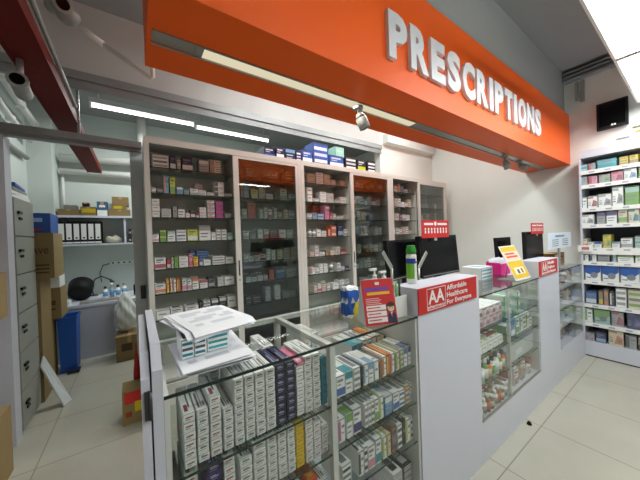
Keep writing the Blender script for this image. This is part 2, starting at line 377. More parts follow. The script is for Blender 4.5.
# raised lettering
sg = thing('prescriptions_sign', 'large raised white PRESCRIPTIONS lettering across the orange fascia', 'sign', (1.11, .95, 2.36))
word = 'PRESCRIPTIONS'; adv = {'P': 1, 'R': 1.08, 'E': .98, 'S': 1.04, 'C': 1.08, 'I': .52, 'T': 1.0, 'O': 1.14, 'N': 1.1}
tot = sum(adv[c] for c in word); xx = 0; W_ = 2.30
SIGNW = mat('sign_white', (232, 234, 240), 0.4)
for ch in word:
    aw = adv[ch]/tot*W_
    gp = .028 if ch != 'I' else .034
    text('letter', ch, xx+gp*.5, xx+aw-gp*.5, 0.0 - (.004 if ch in 'SCO' else 0), .25+(.004 if ch in 'SCO' else 0), -.0115, SIGNW, sg, extrude=.011, bold=.05)
    xx += aw

# spotlights hanging from the channel
def spot(px, py, label, long=True):
    p = at(px, py, 'z', 2.214); p.y = 1.2
    t = thing('spotlight', label, 'spotlight', p, group='spotlights under the fascia')
    bm = bmesh.new(); cyl(bm, (0, 0, -.018), (0, 0, 0), .03); obj('mount', bm, GPLA, t)
    bm = bmesh.new(); tube(bm, [(0, 0, -.018), (0.005, 0, -.035), (.01, 0, -.055)], .01); obj('arm', bm, GPLA, t)
    bm = bmesh.new(); d = Vector((.35, -.15, -.9)).normalized() if long else Vector((.5, -.75, -.4)).normalized(); s = Vector((.01, 0, -.05))
    cyl(bm, s-d*.01, s+d*.02, .02, .034); cyl(bm, s+d*.02, s+d*.085, .034, .034); obj('lamp_head', bm, GPLA, t)
    bm = bmesh.new(); cyl(bm, s+d*.0855, s+d*.0875, .027); obj('lens', bm, DGREY if long else BLACK, t)
spot(353, 110, 'grey spotlight under the fascia left of the PRESCRIPTIONS lettering')
spot(506, 156, 'dark spotlight under the fascia, middle one of three', True)
spot(525, 160, 'grey spotlight under the right end of the fascia', False)

# cctv cameras
def cctv(loc, d, label, R=.045, side=False):
    t = thing('security_camera', label, 'security camera', loc)
    d = Vector(d).normalized()
    bm = bmesh.new()
    if side: cyl(bm, (0, 0, .0), (0, 0, 2.3945-loc[2]), .014)
    else: cyl(bm, (0, 0, .07), (0, 0, .1), .055, .06); cyl(bm, (0, 0, .0), (0, 0, .07), .02)
    obj('bracket', bm, GPLA, t)
    bm = bmesh.new(); cyl(bm, -d*.09, d*.07, R, R*.98, 18); cyl(bm, -d*.12, -d*.09, R*.6, R, 18); cyl(bm, d*.07, d*.085, R*1.12, R*1.12, 18); obj('camera_body', bm, GPLA, t)
    bm = bmesh.new(); cyl(bm, d*.0852, d*.089, R*.75, R*.75, 18); obj('lens', bm, BLACK, t)
    return t
p = at(58, 5, 'y', 2.1)
c1 = cctv((p.x, p.y, p.z), (.35, -.8, -.35), 'grey dome security camera beside the red beam at the top left', .04)
bm = bmesh.new(); lathe(bm, [(.02, -.07), (.045, -.05), (.058, -.02), (.055, .0)], (.04, -.0, -.02), 16); obj('dome', bm, GPLA, c1)
bm = bmesh.new(); lathe(bm, [(.04, .1), (.04, ZC-p.z-.0005)], (0, 0, 0), 10); obj('drop_pole', bm, GPLA, c1)
p = at(22, 86, 'y', 2.0)
cctv((-.462, p.y, p.z-.005), (.1, -.98, .0), 'small round security camera on the left side of the red beam', .036, True)
a = at(80, 28, 'y', 2.1); b = at(151, 78, 'y', 2.1); c = at(152, 62, 'y', 2.1)
bm = bmesh.new(); tube(bm, [a, a.lerp(b, .3)], .02, 12); tube(bm, [a.lerp(b, .3), b, b+Vector((.012, 0, .012)), c, Vector((c.x, c.y, ZC))], .013, 10)
tag(obj('conduit_pipe', bm, WPLA), 'white conduit pipe running down from the dome camera and up at its end', 'pipe')

# small screen on the right wall
t = thing('wall_screen', 'small black screen mounted high on the right wall', 'screen', (XR-.03, .58, 2.69))
bm = B((-.05, .0, -.12, .12, -.15, .15)); obj('casing', bm, BLACKM, t, bevel=.006)
bm = B((-.0515, -.0505, -.1, .1, -.12, .13)); obj('screen_face', bm, BLACK, t)
bm = B((-.053, -.0516, -.012, .005, -.128, -.108), (-.053, -.0516, -.03, -.016, -.128, -.11)); obj('logo', bm, WHITE, t)
bm = B((0, .03, -.03, .03, -.03, .03)); obj('wall_bracket', bm, DGREY, t)
for k, (y0, z0, wid, m_, lb) in enumerate(((.56, 2.40, .1, GPLA, 'lowest grey strip label on the right wall under the small screen'), (.42, 2.44, .13, rgbm((190, 160, 40)), 'yellow strip label on the right wall above the product shelf'),
                                   (.44, 2.49, .08, rgbm((110, 110, 60)), 'small dark strip label on the right wall below the black screen'))):
    bm = bmesh.new(); box(bm, XR-.004, XR-.0005, y0-wid, y0, z0, z0+.022, 0); box(bm, XR-.0045, XR-.004, y0-wid*.9, y0-wid*.2, z0+.007, z0+.013, 1)
    tag(obj('wall_label', bm, [m_, INK]), lb, 'label', 'strip labels on the right wall')

# ================================================================== FRONT COUNTER
YF = .79; YB = 1.29; ZT = 1.027
SH = (.79, .61, .425, .2)
def shelf_glass(x0, x1, z, y0, y1, parent, m=None, th=.006):
    bm = bmesh.new(); box(bm, x0, x1, y0+.003, y1, z-th, z, 0); box(bm, x0, x1, y0, y0+.003, z-th, z, 1)
    return obj('shelf', bm, [m or SHELFG, GEDGE], parent)
c1 = thing('glass_counter', 'long glass display counter with carton stacks, nearest the camera', 'display counter', (0, 0, 0))
bm = B((.045, 1.10, YF, YB, 0, .2)); obj('plinth', bm, LAMI, c1)
obj('side_panel', B((.045, .058, YF, YB, .2, ZT-.008)), LAMI2, c1)
obj('side_panel', B((1.085, 1.0995, YF+.006, YB, .2, ZT-.008)), LAMI2, c1)
obj('post', B((.577, .601, YF+.006, YF+.03, .2, ZT-.008)), LAMI2, c1)
obj('post', B((.577, .601, YB-.03, YB, .2, ZT-.03)), LAMI2, c1)
obj('post', B((.0585, .075, YB-.03, YB, .2, ZT-.03)), LAMI2, c1)
obj('crossbar', B((.577, .601, YF+.03, YB-.03, ZT-.03, ZT-.009)), LAMI2, c1)
obj('top_rail', B((.0585, 1.085, YB-.03, YB, ZT-.03, ZT-.009)), LAMI2, c1)
bm = bmesh.new(); box(bm, .045, 1.10, YF+.004, YB, ZT-.008, ZT, 0); box(bm, .045, 1.10, YF, YF+.004, ZT-.008, ZT, 1); obj('glass_top', bm, [GLASS, GEDGE], c1)
bm = B((.0585, 1.0845, YF, YF+.005, .2, ZT-.009)); obj('front_glass', bm, GLASS, c1)
for (a_, b_) in ((.0585, .576), (.602, 1.084)):
    for z in SH[:3]: shelf_glass(a_, b_, z, YF+.012, YB-.1, c1)

# white gate leaf and end panel at the left end
def panel_prof(x0, x1, ztop, name, label, yb=1.30):
    bm = bmesh.new()
    prof = [(YF, 0), (YF, ztop-.05), (YF+.055, ztop), (yb, ztop), (yb, 0)]
    A = [bm.verts.new((x0, y, z)) for y, z in prof]; C = [bm.verts.new((x1, y, z)) for y, z in prof]
    bm.faces.new(A); bm.faces.new(C[::-1])
    for i in range(5): bm.faces.new((A[i], A[(i+1) % 5], C[(i+1) % 5], C[i]))
    return bm
e = thing('counter_end_panel', 'white end panel standing higher than the glass top of the near counter', 'panel')
obj('board', panel_prof(.021, .0445, 1.15, '', ''), LAMI, e, bevel=.002)
g = thing('counter_gate', 'narrow white gate leaf folded against the left end of the counter', 'gate')
obj('leaf', panel_prof(-.002, .017, 1.135, '', ''), LAMI, g, bevel=.002)
for z in (1.02, .62):
    x_ = .004 if z > 1 else -.008
    bm = bmesh.new(); box(bm, x_, x_+.012, YF-.006, YF, z-.035, z+.035); cyl(bm, (x_+.012, YF-.005, z-.035), (x_+.012, YF-.005, z+.035), .005, n=8); obj('hinge', bm, DGREY, g)

# raised white column units with red signs
def column_unit(x0, x1, label, name='counter_column'):
    t = thing(name, label, 'counter unit')
    obj('body', B((x0, x1, YF, YB, 0, ZT)), LAMI, t, bevel=.001)
    obj('raised_ledge', B((x0, x1, YF, YF+.145, ZT, 1.158)), LAMI, t, bevel=.002)
    return t
column_unit(1.1005, 1.7045, 'white counter unit with raised ledge behind the nearer red sign')
column_unit(2.7355, 3.2595, 'white counter unit with raised ledge behind the farther red sign')
def aa_sign(x0, x1, label):
    t = thing('counter_sign', label, 'sign', (0, 0, 0), group='red pharmacy signs on the counter ledges')
    L = x1-x0
    obj('panel', B((x0, x1, YF-.006, YF-.0005, 1.03, 1.157)), RED, t)
    y = YF-.0065
    bm = bmesh.new(); a0, a1, z0, z1 = x0+.07*L/.6, x0+.245*L/.6, 1.04, 1.148
    for q in ((a0, a1, z0, z0+.003), (a0, a1, z1-.003, z1), (a0, a0+.003, z0, z1), (a1-.003, a1, z0, z1)): box(bm, q[0], q[1], y-.001, y+.0004, q[2], q[3])
    obj('logo_border', bm, WHITE, t)
    text('logo_letters', 'AA', a0+.012, a1-.012, 1.07, 1.138, y, WHITE, t, bold=.02)
    text('lettering', 'pharmacy', a0+.008, a1-.008, 1.044, 1.064, y, WHITE, t, bold=.01)
    for k, wd in enumerate(('Affordable', 'Healthcare', 'For Everyone')):
        ww = (.215, .225, .27)[k]*L/.6
        text('lettering', wd, a1+.012, a1+.012+ww, 1.118-.038*k-(.006 if k == 2 else 0), 1.146-.038*k, y, WHITE, t, bold=.012)
    return t
aa_sign(1.1015, 1.668, 'red AA pharmacy sign reading Affordable Healthcare For Everyone, nearer of two')
aa_sign(2.7365, 3.2, 'red AA pharmacy sign, farther of the two on the counter')

# second display counter
c2 = thing('glass_counter', 'second glass display counter with bottles, between the two red signs', 'display counter')
obj('plinth', B((1.705, 2.735, YF, YB, 0, .25)), LAMI, c2, bevel=.001)
obj('sill_trim', B((1.715, 2.73, YF-.001, YF+.01, .2505, .262)), STEEL, c2)
obj('side_panel', B((1.705, 1.722, YF+.006, YB, .2505, ZT-.008)), LAMI2, c2)
obj('side_panel', B((2.72, 2.735, YF+.006, YB, .2505, ZT-.008)), LAMI2, c2)
obj('back_panel', B((1.722, 2.72, YB-.012, YB, .2505, ZT-.03)), LAMI2, c2)
obj('top_rail', B((1.722, 2.72, YB-.03, YB-.012, ZT-.03, ZT-.009)), LAMI2, c2)
obj('post', B((2.15, 2.165, YF+.006, YF+.025, .2505, ZT-.008)), LAMI2, c2)
bm = bmesh.new(); box(bm, 1.705, 2.735, YF+.004, YB, ZT-.008, ZT, 0); box(bm, 1.705, 2.735, YF, YF+.004, ZT-.008, ZT, 1); obj('glass_top', bm, [GLASS, GEDGE], c2)
obj('front_glass', B((1.7225, 2.7195, YF, YF+.005, .2625, ZT-.009)), GLASS, c2)
for (a_, b_) in ((1.723, 2.149), (2.166, 2.719)):
    for z in (.80, .63, .445): shelf_glass(a_, b_, z, YF+.015, YB-.1, c2)
# third display counter
c3 = thing('glass_counter', 'small glass display counter with white shelves at the far end', 'display counter')
obj('plinth', B((3.26, 4.09, YF, YB, 0, .28)), LAMI, c3, bevel=.001)
obj('side_panel', B((3.26, 3.27, YF+.006, YB, .2805, ZT-.008)), LAMI2, c3)
obj('side_panel', B((4.075, 4.09, YF+.006, YB, .2805, ZT-.008)), LAMI2, c3)
obj('back_panel', B((3.27, 4.075, YB-.012, YB, .2805, ZT-.009)), LAMI2, c3)
bm = bmesh.new(); box(bm, 3.26, 4.09, YF+.004, YB, ZT-.008, ZT, 0); box(bm, 3.26, 4.09, YF, YF+.004, ZT-.008, ZT, 1); obj('glass_top', bm, [GLASS, GEDGE], c3)
obj('front_glass', B((3.2705, 4.0745, YF, YF+.005, .281, ZT-.009)), GLASS, c3)
for z in (.85, .66, .47): obj('shelf', B((3.2705, 4.0745, YF+.02, YB-.1, z-.02, z)), LAMI, c3)
# dark cable duct strip between counter and wall shelf
# ------------------------------------------------------------------ contents of the near counter
def xat(px, py, y=.83): return at(px, py, 'y', y).x
def stack(px0, px1, pyref, z0, n, h, d, col, ink, acc, style, idx, where, yf=.825, name='medicine_carton', group=None, jit=.004, colname=None):
    x0, x1 = xat(px0, pyref, yf), xat(px1, pyref, yf)
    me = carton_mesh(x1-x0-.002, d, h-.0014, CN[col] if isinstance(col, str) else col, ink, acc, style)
    cn = colname or col
    for k in range(n):
        top = n-k
        o_ = 'top' if top == 1 else ORD[top]+' down'
        put(me, name, (x0+x1)/2+random.uniform(-1, 1)*jit*.12, yf+d/2+random.uniform(0, jit), z0+k*h, random.uniform(-1, 1)*jit*.6,
            f'{cn} carton, {o_}, {ORD[idx]} stack from left, {where}', 'medicine carton', group or 'cartons in the near glass counter')
DI = (100, 104, 112)
UL = 'upper left shelf near counter'
rows = [(182, 195, 6, 'white', 'redend', (150, 50, 70)), (196, 208, 6, 'white', 'end', (120, 130, 140)), (209, 221, 7, 'white', 'redend', (150, 80, 90)),
        (222.5, 233, 5, 'white', 'end', (120, 150, 170)), (234, 244, 8, 'white', 'end', (120, 140, 140)), (245, 255, 8, 'white', 'end', (120, 140, 140)),
        (255.5, 265.5, 8, 'white', 'end', (120, 140, 140)), (266, 276, 8, 'white', 'end', (120, 140, 140)), (276.7, 286.3, 8, 'navy', 'end', (190, 195, 215)),
        (287, 296.5, 8, 'navy', 'end', (190, 195, 215)), (297, 305, 7, 'white', 'plainend', (140, 140, 150)), (305.3, 313.3, 8, 'white', 'end', (120, 140, 140)),
        (313.6, 321.5, 8, 'white', 'end', (120, 140, 140)), (322, 328.3, 7, 'teal', 'plainend', (230, 240, 240))]
for i, (a_, b_, n, c, st, ac) in enumerate(rows):
    hh = .0255
    stack(a_, b_, 400, .7905, n, hh, .17, c, (150, 158, 190) if c == 'navy' else DI, ac, st, i+1, UL)
    if c == 'white' and i in (2, 4, 5, 7, 11, 12):
        stack(a_, b_, 400, .7905, n, hh, .16, c, DI, ac, st, i+1, 'back row, '+UL, yf=1.0, jit=.006)
# pink pack on the eleventh stack
put(carton_mesh(.034, .15, .012, CN['pink'], (240, 240, 240), (240, 200, 220), 'plainend'), 'medicine_carton', (xat(297, 380)+xat(305, 380))/2+.001, .9, .7905+7*.0255, 0.02,
    'flat pink carton lying on the eleventh stack, upper left shelf of near counter', 'medicine carton', 'cartons in the near glass counter')
# green and blue packs at the back of the upper shelf
for i, (x, y, z, c, s) in enumerate(((.47, 1.13, 0, 'green', 0), (.515, 1.14, 0, 'green', 0), (.47, 1.13, .0405, 'green', .02), (.515, 1.14, .0405, 'lime', -.02), (.35, 1.14, 0, 'navy', .0), (.40, 1.14, 0, 'black', 0), (.35, 1.14, .0405, 'blue', 0))):
    if z == 0 and False: pass
    put(carton_mesh(.04, .08, .04, CN[c], (220, 230, 220), (240, 240, 220), 'block'), 'medicine_carton', x-.02 if x > .45 else x, y+.02, .7905+.0+z, s,
        ['green carton at the back of the upper shelf, bottom left of four', 'green carton at the back of the upper shelf, bottom right of four', 'green carton at the back of the upper shelf, top left of four', 'lime carton on a green one at the back of the upper shelf',
         'navy carton at the back of the upper shelf, under a blue one', 'black carton at the back of the upper shelf', 'blue carton on a navy one at the back of the upper shelf'][i], 'medicine carton', 'cartons in the near glass counter')
LL = 'lower left shelf near counter'
rows = [(172, 181, 5, 'grey', 'plainend', (120, 120, 120)), (183, 196, 6, 'white', 'redend', (170, 60, 60)), (206, 221, 6, 'purple', 'end', (200, 200, 230)),
        (223, 235, 6, 'white', 'redend', (180, 30, 40)), (239, 252, 5, 'white', 'end', (120, 140, 140)), (253, 266.5, 6, 'white', 'end', (120, 140, 140)), (267.3, 277.5, 6, 'white', 'end', (120, 140, 140)),
        (278, 287.3, 6, 'white', 'end', (120, 140, 140)), (287.7, 295.7, 6, 'white', 'end', (120, 140, 140)), (296.2, 305, 6, 'yellow', 'plainend', (190, 150, 10)), (306, 314, 6, 'white', 'redend', (180, 90, 90)),
        (314.4, 322, 5, 'white', 'redend', (180, 90, 90)), (322.4, 329, 4, 'white', 'redend', (180, 90, 90))]
for i, (a_, b_, n, c, st, ac) in enumerate(rows):
    stack(a_, b_, 450, .6105, n, .0265, .17, c, (170, 170, 210) if c == 'purple' else DI, ac, st, i+1, LL)
BL = 'bottom left shelf near counter'
rows = [(.07, .11, 4, 'white', 'end', (120, 120, 130)), (.115, .155, 4, 'white', 'end', (120, 120, 130)), (.165, .205, 3, 'red', 'plainend', (230, 230, 230)), (.21, .25, 4, 'white', 'end', (120, 120, 130)),
        (.26, .30, 4, 'sky', 'plainend', (230, 230, 230)), (.305, .345, 4, 'white', 'end', (120, 120, 130)), (.35, .39, 3, 'white', 'end', (120, 120, 130)), (.395, .435, 3, 'white', 'redend', (120, 120, 130)), (.44, .48, 3, 'white', 'end', (120, 120, 130)),
        (.487, .527, 4, 'orange', 'plainend', (240, 190, 60)), (.532, .57, 3, 'white', 'end', (120, 120, 130))]
for i, (a_, b_, n, c, st, ac) in enumerate(rows[4:]):
    me = carton_mesh(b_-a_, .16, .027, CN[c], DI, ac, st)
    for k in range(n):
        top = n-k
        put(me, 'medicine_carton', (a_+b_)/2, .91, .4255+k*.0277, random.uniform(-.03, .03), f"{c} carton, {'top' if top==1 else ORD[top]+' down'}, {ORD[i+1]} stack from left, {BL}", 'medicine carton', 'cartons in the near glass counter')

def facing(rows_, z0, yref, where, yf, group, name='medicine_carton', dd=.14):
    """rows_: (px0, px1, height, colour, style, accent, depth)"""
    for i, r in enumerate(rows_):
        a_, b_, h, c, st, ac = r[:6]; d = r[6] if len(r) > 6 else dd; y = r[7] if len(r) > 7 else yf
        x0, x1 = max(xat(a_, yref, y), .604), min(xat(b_, yref, y), 1.082)
        if x1-x0 < .006: continue
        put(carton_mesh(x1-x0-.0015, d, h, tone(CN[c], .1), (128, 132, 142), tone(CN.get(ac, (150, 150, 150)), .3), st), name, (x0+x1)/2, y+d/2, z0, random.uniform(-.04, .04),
            f'{c} carton with {ac} print, {ORD[i+1]} from left, {where}', 'medicine carton', group)
NG = 'cartons in the right bay of the near glass counter'
facing([(336.5, 345.5, .085, 'white', 'band', 'blue'), (346, 353.5, .088, 'white', 'top', 'teal'), (354, 361, .09, 'white', 'stripes', 'grey'), (361.6, 363.6, .085, 'black', 'plainend', 'blue'),
        (364, 369, .09, 'white', 'block', 'sky'), (369.3, 374.5, .088, 'white', 'top', 'sky'), (374.8, 379.5, .085, 'white', 'plainend', 'sky'), (380, 383.2, .075, 'brown', 'plainend', 'pink'),
        (383.6, 387.4, .088, 'white', 'block', 'orange'), (387.8, 391.5, .09, 'orange', 'block', 'yellow'), (392, 395.5, .088, 'white', 'block', 'orange'), (396.5, 400.5, .085, 'cream', 'block', 'green'),
        (401, 404.5, .088, 'cream', 'stripes', 'green'), (405, 408.5, .09, 'white', 'top', 'blue'), (409, 412, .092, 'white', 'top', 'navy'), (412.3, 415.8, .09, 'white', 'top', 'purple')],
       .7905, 390, 'upper right shelf near counter', .825, NG)
facing([(352, 357.5, .10, 'white', 'top', 'teal'), (358, 363.5, .102, 'white', 'top', 'aqua'), (364, 368, .11, 'white', 'band', 'orange'), (368.5, 372.5, .11, 'white', 'band', 'orange'), (373, 377, .112, 'orange', 'top', 'white'), (377.5, 381, .11, 'yellow', 'top', 'white'), (385, 389, .1, 'white', 'top', 'navy')],
       .7905, 370, 'back row, upper right shelf near counter', .98, NG, dd=.16)
facing([(338.5, 345.5, .095, 'white', 'block', 'magenta'), (346.3, 353, .098, 'white', 'top', 'green'), (353.6, 362, .105, 'white', 'band', 'purple'), (364.8, 368.3, .1, 'white', 'stripes', 'grey'), (368.6, 372, .1, 'white', 'stripes', 'grey'), (372.3, 375.6, .1, 'white', 'stripes', 'brown'),
        (375.9, 380, .1, 'white', 'band', 'green'), (380.3, 384.5, .102, 'white', 'block', 'lime'), (385.5, 393, .085, 'sky', 'top', 'white'), (393.5, 400, .085, 'white', 'band', 'blue'), (400.5, 406, .08, 'white', 'stripes', 'blue'), (406.5, 411, .085, 'cream', 'stripes', 'orange'), (411.4, 416.5, .09, 'white', 'band', 'sky')],
       .6105, 430, 'second right shelf near counter', .825, NG)
facing([(340.5, 350.5, .09, 'white', 'stripes', 'black'), (358.5, 364, .105, 'white', 'block', 'black'), (364.4, 368, .11, 'white', 'stripes', 'black'), (368.4, 375.5, .1, 'white', 'band', 'pink'), (375.9, 381.5, .11, 'white', 'band', 'teal'), (382.5, 386.5, .1, 'white', 'block', 'lime'),
        (387, 391, .1, 'cream', 'block', 'yellow'), (392, 397, .12, 'brown', 'stripes', 'purple'), (397.4, 402.5, .11, 'white', 'stripes', 'black'), (403, 406, .12, 'black', 'plainend', 'grey'), (406.5, 411.3, .11, 'white', 'block', 'lime'), (411.7, 416.5, .11, 'white', 'stripes', 'navy')],
       .4255, 450, 'third right shelf near counter', .825, NG)
for k in range(4):
    put(carton_mesh(.06, .17, .028, CN['black'], (200, 200, 200), (226, 226, 226), 'stripes'), 'medicine_carton', 1.04, .915, .2005+k*.029, random.uniform(-.04, .04), f"black striped carton, {'top' if k==3 else ORD[4-k]+' down'}, right stack on the counter floor", 'medicine carton', NG)
    put(carton_mesh(.06, .17, .028, CN['white'], (40, 40, 44), (26, 26, 30), 'stripes'), 'medicine_carton', .97, .915, .2005+k*.029, random.uniform(-.04, .04), f"black and white carton, {'top' if k==3 else ORD[4-k]+' down'}, left stack on the counter floor", 'medicine carton', NG)

# ------------------------------------------------------------------ contents of the second counter
SG = 'cartons in the second glass counter'
for k in range(2):
    for i in range(4):
        x = 1.79+i*.094
        put(carton_mesh(.09, .2, .062, CN['white'] if k else (222, 208, 212), (120, 116, 124), (205, 120, 130), 'disc'), 'medicine_carton', x, .93, .8005+k*.0625, 0,
            f"white and pink carton, {ORD[i+1]} from left in the {'top' if k else 'bottom'} row, second counter's upper shelf", 'medicine carton', SG)
for i in range(5):
    put(carton_mesh(.075, .16, .02, CN[('yellow', 'lime', 'cream', 'red', 'brown')[i]], (60, 70, 50), (240, 240, 240), 'plainend'), 'medicine_carton', 1.775+i*.078, .95, .6305+.0605, random.uniform(-.02, .02),
        f'flat {("yellow", "lime", "cream", "red", "brown")[i]} carton lying on white trays, second shelf of second counter', 'medicine carton', SG)
    put(carton_mesh(.077, .2, .06, CN['white'], (150, 160, 150), (180, 200, 180), 'plainend'), 'medicine_carton', 1.775+i*.078, .93, .6305, 0,
        f'white tray-like carton, {ORD[i+1]} from left, second shelf of second counter', 'medicine carton', SG)
def bottles(n, x0, dx, y, z, r, h, where, seq, dy=0.0, name='medicine_bottle'):
    for i in range(n):
        bc, cc, lc, nm = seq[i % len(seq)]
        put(bottle_mesh(r, h*(1+.1*((i*7) % 3-1)), CN[bc], CN[cc], CN[lc]), name, x0+i*dx, y+dy*(i % 2), z, i*.7, f'{nm}, {ORD[i+1]} from left, {where}', 'medicine bottle', 'bottles in the second glass counter')
S1 = [('white', 'black', 'green', 'white bottle with green label'), ('white', 'black', 'white', 'plain white bottle with black cap'), ('green', 'white', 'white', 'green bottle with white cap'), ('orange', 'black', 'cream', 'orange bottle with black cap')]
S2 = [('brown', 'white', 'cream', 'brown bottle with white cap'), ('white', 'white', 'grey', 'white bottle with grey label'), ('brown', 'white', 'orange', 'brown bottle with orange label')]
bottles(8, 1.755, .052, .84, .4455, .022, .13, 'front row, third shelf of second counter', S1)
bottles(8, 1.775, .052, .91, .4455, .022, .145, 'back row, third shelf of second counter', S1[1:]+S1[:1])
bottles(8, 1.755, .052, .83, .2505, .021, .1, 'front row, bottom of second counter', S2)
bottles(8, 1.755, .052, .885, .2505, .022, .115, 'middle row, bottom of second counter', S2[1:]+S2[:1])
bottles(8, 1.755, .052, .945, .2505, .023, .125, 'back row, bottom of second counter', S2)
for i in range(3):
    for k in range(4):
        put(carton_mesh(.062, .12, .036, CN['white'] if (i+k) % 2 else CN['mint'], (70, 120, 70), CN['green'], 'block'), 'medicine_carton', 2.21+i*.07+(0.1 if i == 2 else 0), .90, .8005+k*.0368, 0,
            f"green and white carton, {ORD[4-k] if k<3 else 'top'} {'down ' if k<3 else ''}in {ORD[i+1]} stack, right upper shelf of second counter".replace('  ', ' '), 'medicine carton', SG)
for i, (x, wd, h, c, ac, st) in enumerate(((2.22, .085, .1, 'green', 'white', 'top'), (2.3, .07, .12, 'sky', 'white', 'band'), (2.39, .06, .13, 'white', 'green', 'band'), (2.455, .06, .13, 'white', 'green', 'block'), (2.52, .06, .13, 'white', 'grey', 'stripes'), (2.585, .06, .13, 'white', 'green', 'block'), (2.65, .06, .12, 'white', 'grey', 'top'))):
    put(carton_mesh(wd, .14, h, CN[c], (90, 110, 90), CN[ac], st), 'medicine_carton', x, .9, .6305, 0, f'{c} upright carton with {ac} print, {ORD[i+1]} from left, right second shelf, second counter', 'medicine carton', SG)
# clear bin with small packs, packets below
t = thing('plastic_bin', 'translucent white plastic bin on the third right shelf of the second counter', 'bin', (2.44, .93, .4455))
bm = bmesh.new(); box(bm, -.26, .26, -.1, .1, 0, .004); box(bm, -.26, .26, -.1, -.096, .004, .12); box(bm, -.26, .26, .096, .1, .004, .09); box(bm, -.26, -.256, -.096, .096, .004, .1); box(bm, .256, .26, -.096, .096, .004, .1)
obj('body', bm, mat('milky_plastic', (205, 214, 212), 0.3), t); obj('label', B((-.1, .02, -.1015, -.1005, .03, .07)), WHITE, t)
for i in range(8):
    c = ('white', 'red', 'white', 'pink', 'cream', 'white', 'white', 'red')[i]
    put(carton_mesh(.06, .1, .07+.03*(i % 3), CN[c], (150, 60, 60), CN['red' if i % 2 else 'grey'], 'band'), 'medicine_carton', 2.21+i*.066, .88+.02*(i % 2), .2505, .06*math.sin(i*2.1),
        f'{c} pack, {ORD[i+1]} from left, bottom right of the second counter', 'medicine carton', SG)
# third counter contents
G3 = 'packs in the far glass counter'
for zi, z in enumerate((.85, .66, .47, .28)):
    for i in range(6):
        x = 3.36+i*.125
        lvl = ('top', 'second', 'third', 'bottom')[zi]
        if (i+zi) % 2:
            c = ('grey', 'white', 'sky', 'brown', 'cream', 'white')[(i*3+zi) % 6]
            put(carton_mesh(.07, .08, .08+.02*(i % 3), CN[c], (80, 84, 90), CN['grey'], 'stripes'), 'medicine_carton', x, .9, z+.0005, .1*i-.2, f'{c} pack, {ORD[i+1]} item from left, {lvl} shelf of far counter', 'medicine carton', G3)
        else:
            bc, cc, lc, nm = [('grey', 'black', 'white', 'grey bottle with black cap'), ('white', 'grey', 'sky', 'white bottle with grey cap'), ('black', 'white', 'grey', 'black bottle with white cap')][(i+zi) % 3]
            put(bottle_mesh(.03, .13, CN[bc], CN[cc], CN[lc]), 'medicine_bottle', x, .9, z+.0005, 0, f'{nm}, {ORD[i+1]} item from left, {lvl} shelf of far counter', 'medicine bottle', G3)

# ================================================================== DISPENSARY CABINETS
YC0 = 2.45; YC1 = 2.80; ZCT = 2.25
CZ = (2.035, 1.827, 1.631, 1.432, 1.21, 1.012, .8, .6)
edges = [.07, 1.465, 2.89, 4.25]
mids = [.778, 2.185, 3.52]
NTH = ['left', 'middle', 'right']
for ci in range(3):
    x0, x1, xm = edges[ci]+.001, edges[ci+1]-.001, mids[ci]
    t = thing('medicine_cabinet', f'tall white cabinet of glass shelves, {NTH[ci]} one of three along the wall', 'cabinet', group='tall medicine cabinets behind the counter')
    obj('carcass', B((x0, x0+.02, YC0, YC1, 0, ZCT-.02), (x1-.02, x1, YC0, YC1, 0, ZCT-.02), (x0, x1, YC0, YC1, ZCT-.02, ZCT), (x0+.02, x1-.02, YC0+.02, YC1-.02, .3, .33)), CABF, t)
    obj('back_panel', B((x0+.02, x1-.02, YC1-.02, YC1, 0, ZCT-.02)), CABI, t)
    obj('divider', B((xm-.012, xm+.012, YC0+.04, YC1-.02, .33, ZCT-.02)), CABI, t)
    obj('face_frame', B((x0, x0+.036, YC0-.02, YC0, 0, ZCT), (x1-.036, x1, YC0-.02, YC0, 0, ZCT), (x0+.036, x1-.036, YC0-.02, YC0, ZCT-.05, ZCT), (x0+.036, x1-.036, YC0-.02, YC0, 0, .3)), CABF, t)
    dx0, dx1 = xm-.03, x1-.037
    d = obj('sliding_door', B((dx0, dx0+.05, YC0-.018, YC0-.001, .301, ZCT-.051), (dx1-.03, dx1, YC0-.018, YC0-.001, .301, ZCT-.051), (dx0+.05, dx1-.03, YC0-.018, YC0-.001, ZCT-.075, ZCT-.051), (dx0+.05, dx1-.03, YC0-.018, YC0-.001, .301, .34)), CABF, t)
    obj('pane', B((dx0+.05, dx1-.03, YC0-.012, YC0-.007, .34, ZCT-.075)), GLASSD, d)
    bm = B((dx0+.018, dx0+.03, YC0-.021, YC0-.018, 1.1, 1.24)); cyl(bm, (dx0+.024, YC0-.024, 1.06), (dx0+.024, YC0-.018, 1.06), .006, n=8); obj('lock', bm, DGREY, d)
    dx0, dx1 = xm-.005, x1-.037
    d2 = obj('sliding_door', B((dx0, dx0+.03, YC0+.001, YC0+.018, .331, ZCT-.021), (dx1-.02, dx1-.002, YC0+.001, YC0+.018, .331, ZCT-.021)), CABF, t)
    obj('pane', B((dx0+.03, dx1-.02, YC0+.007, YC0+.012, .34, ZCT-.03)), GLASSD, d2)
    for (a_, b_) in ((x0+.0205, xm-.0125), (xm+.0125, x1-.0205)):
        for z in CZ: shelf_glass(a_, b_, z, YC0+.045, YC1-.03, t, th=.008)

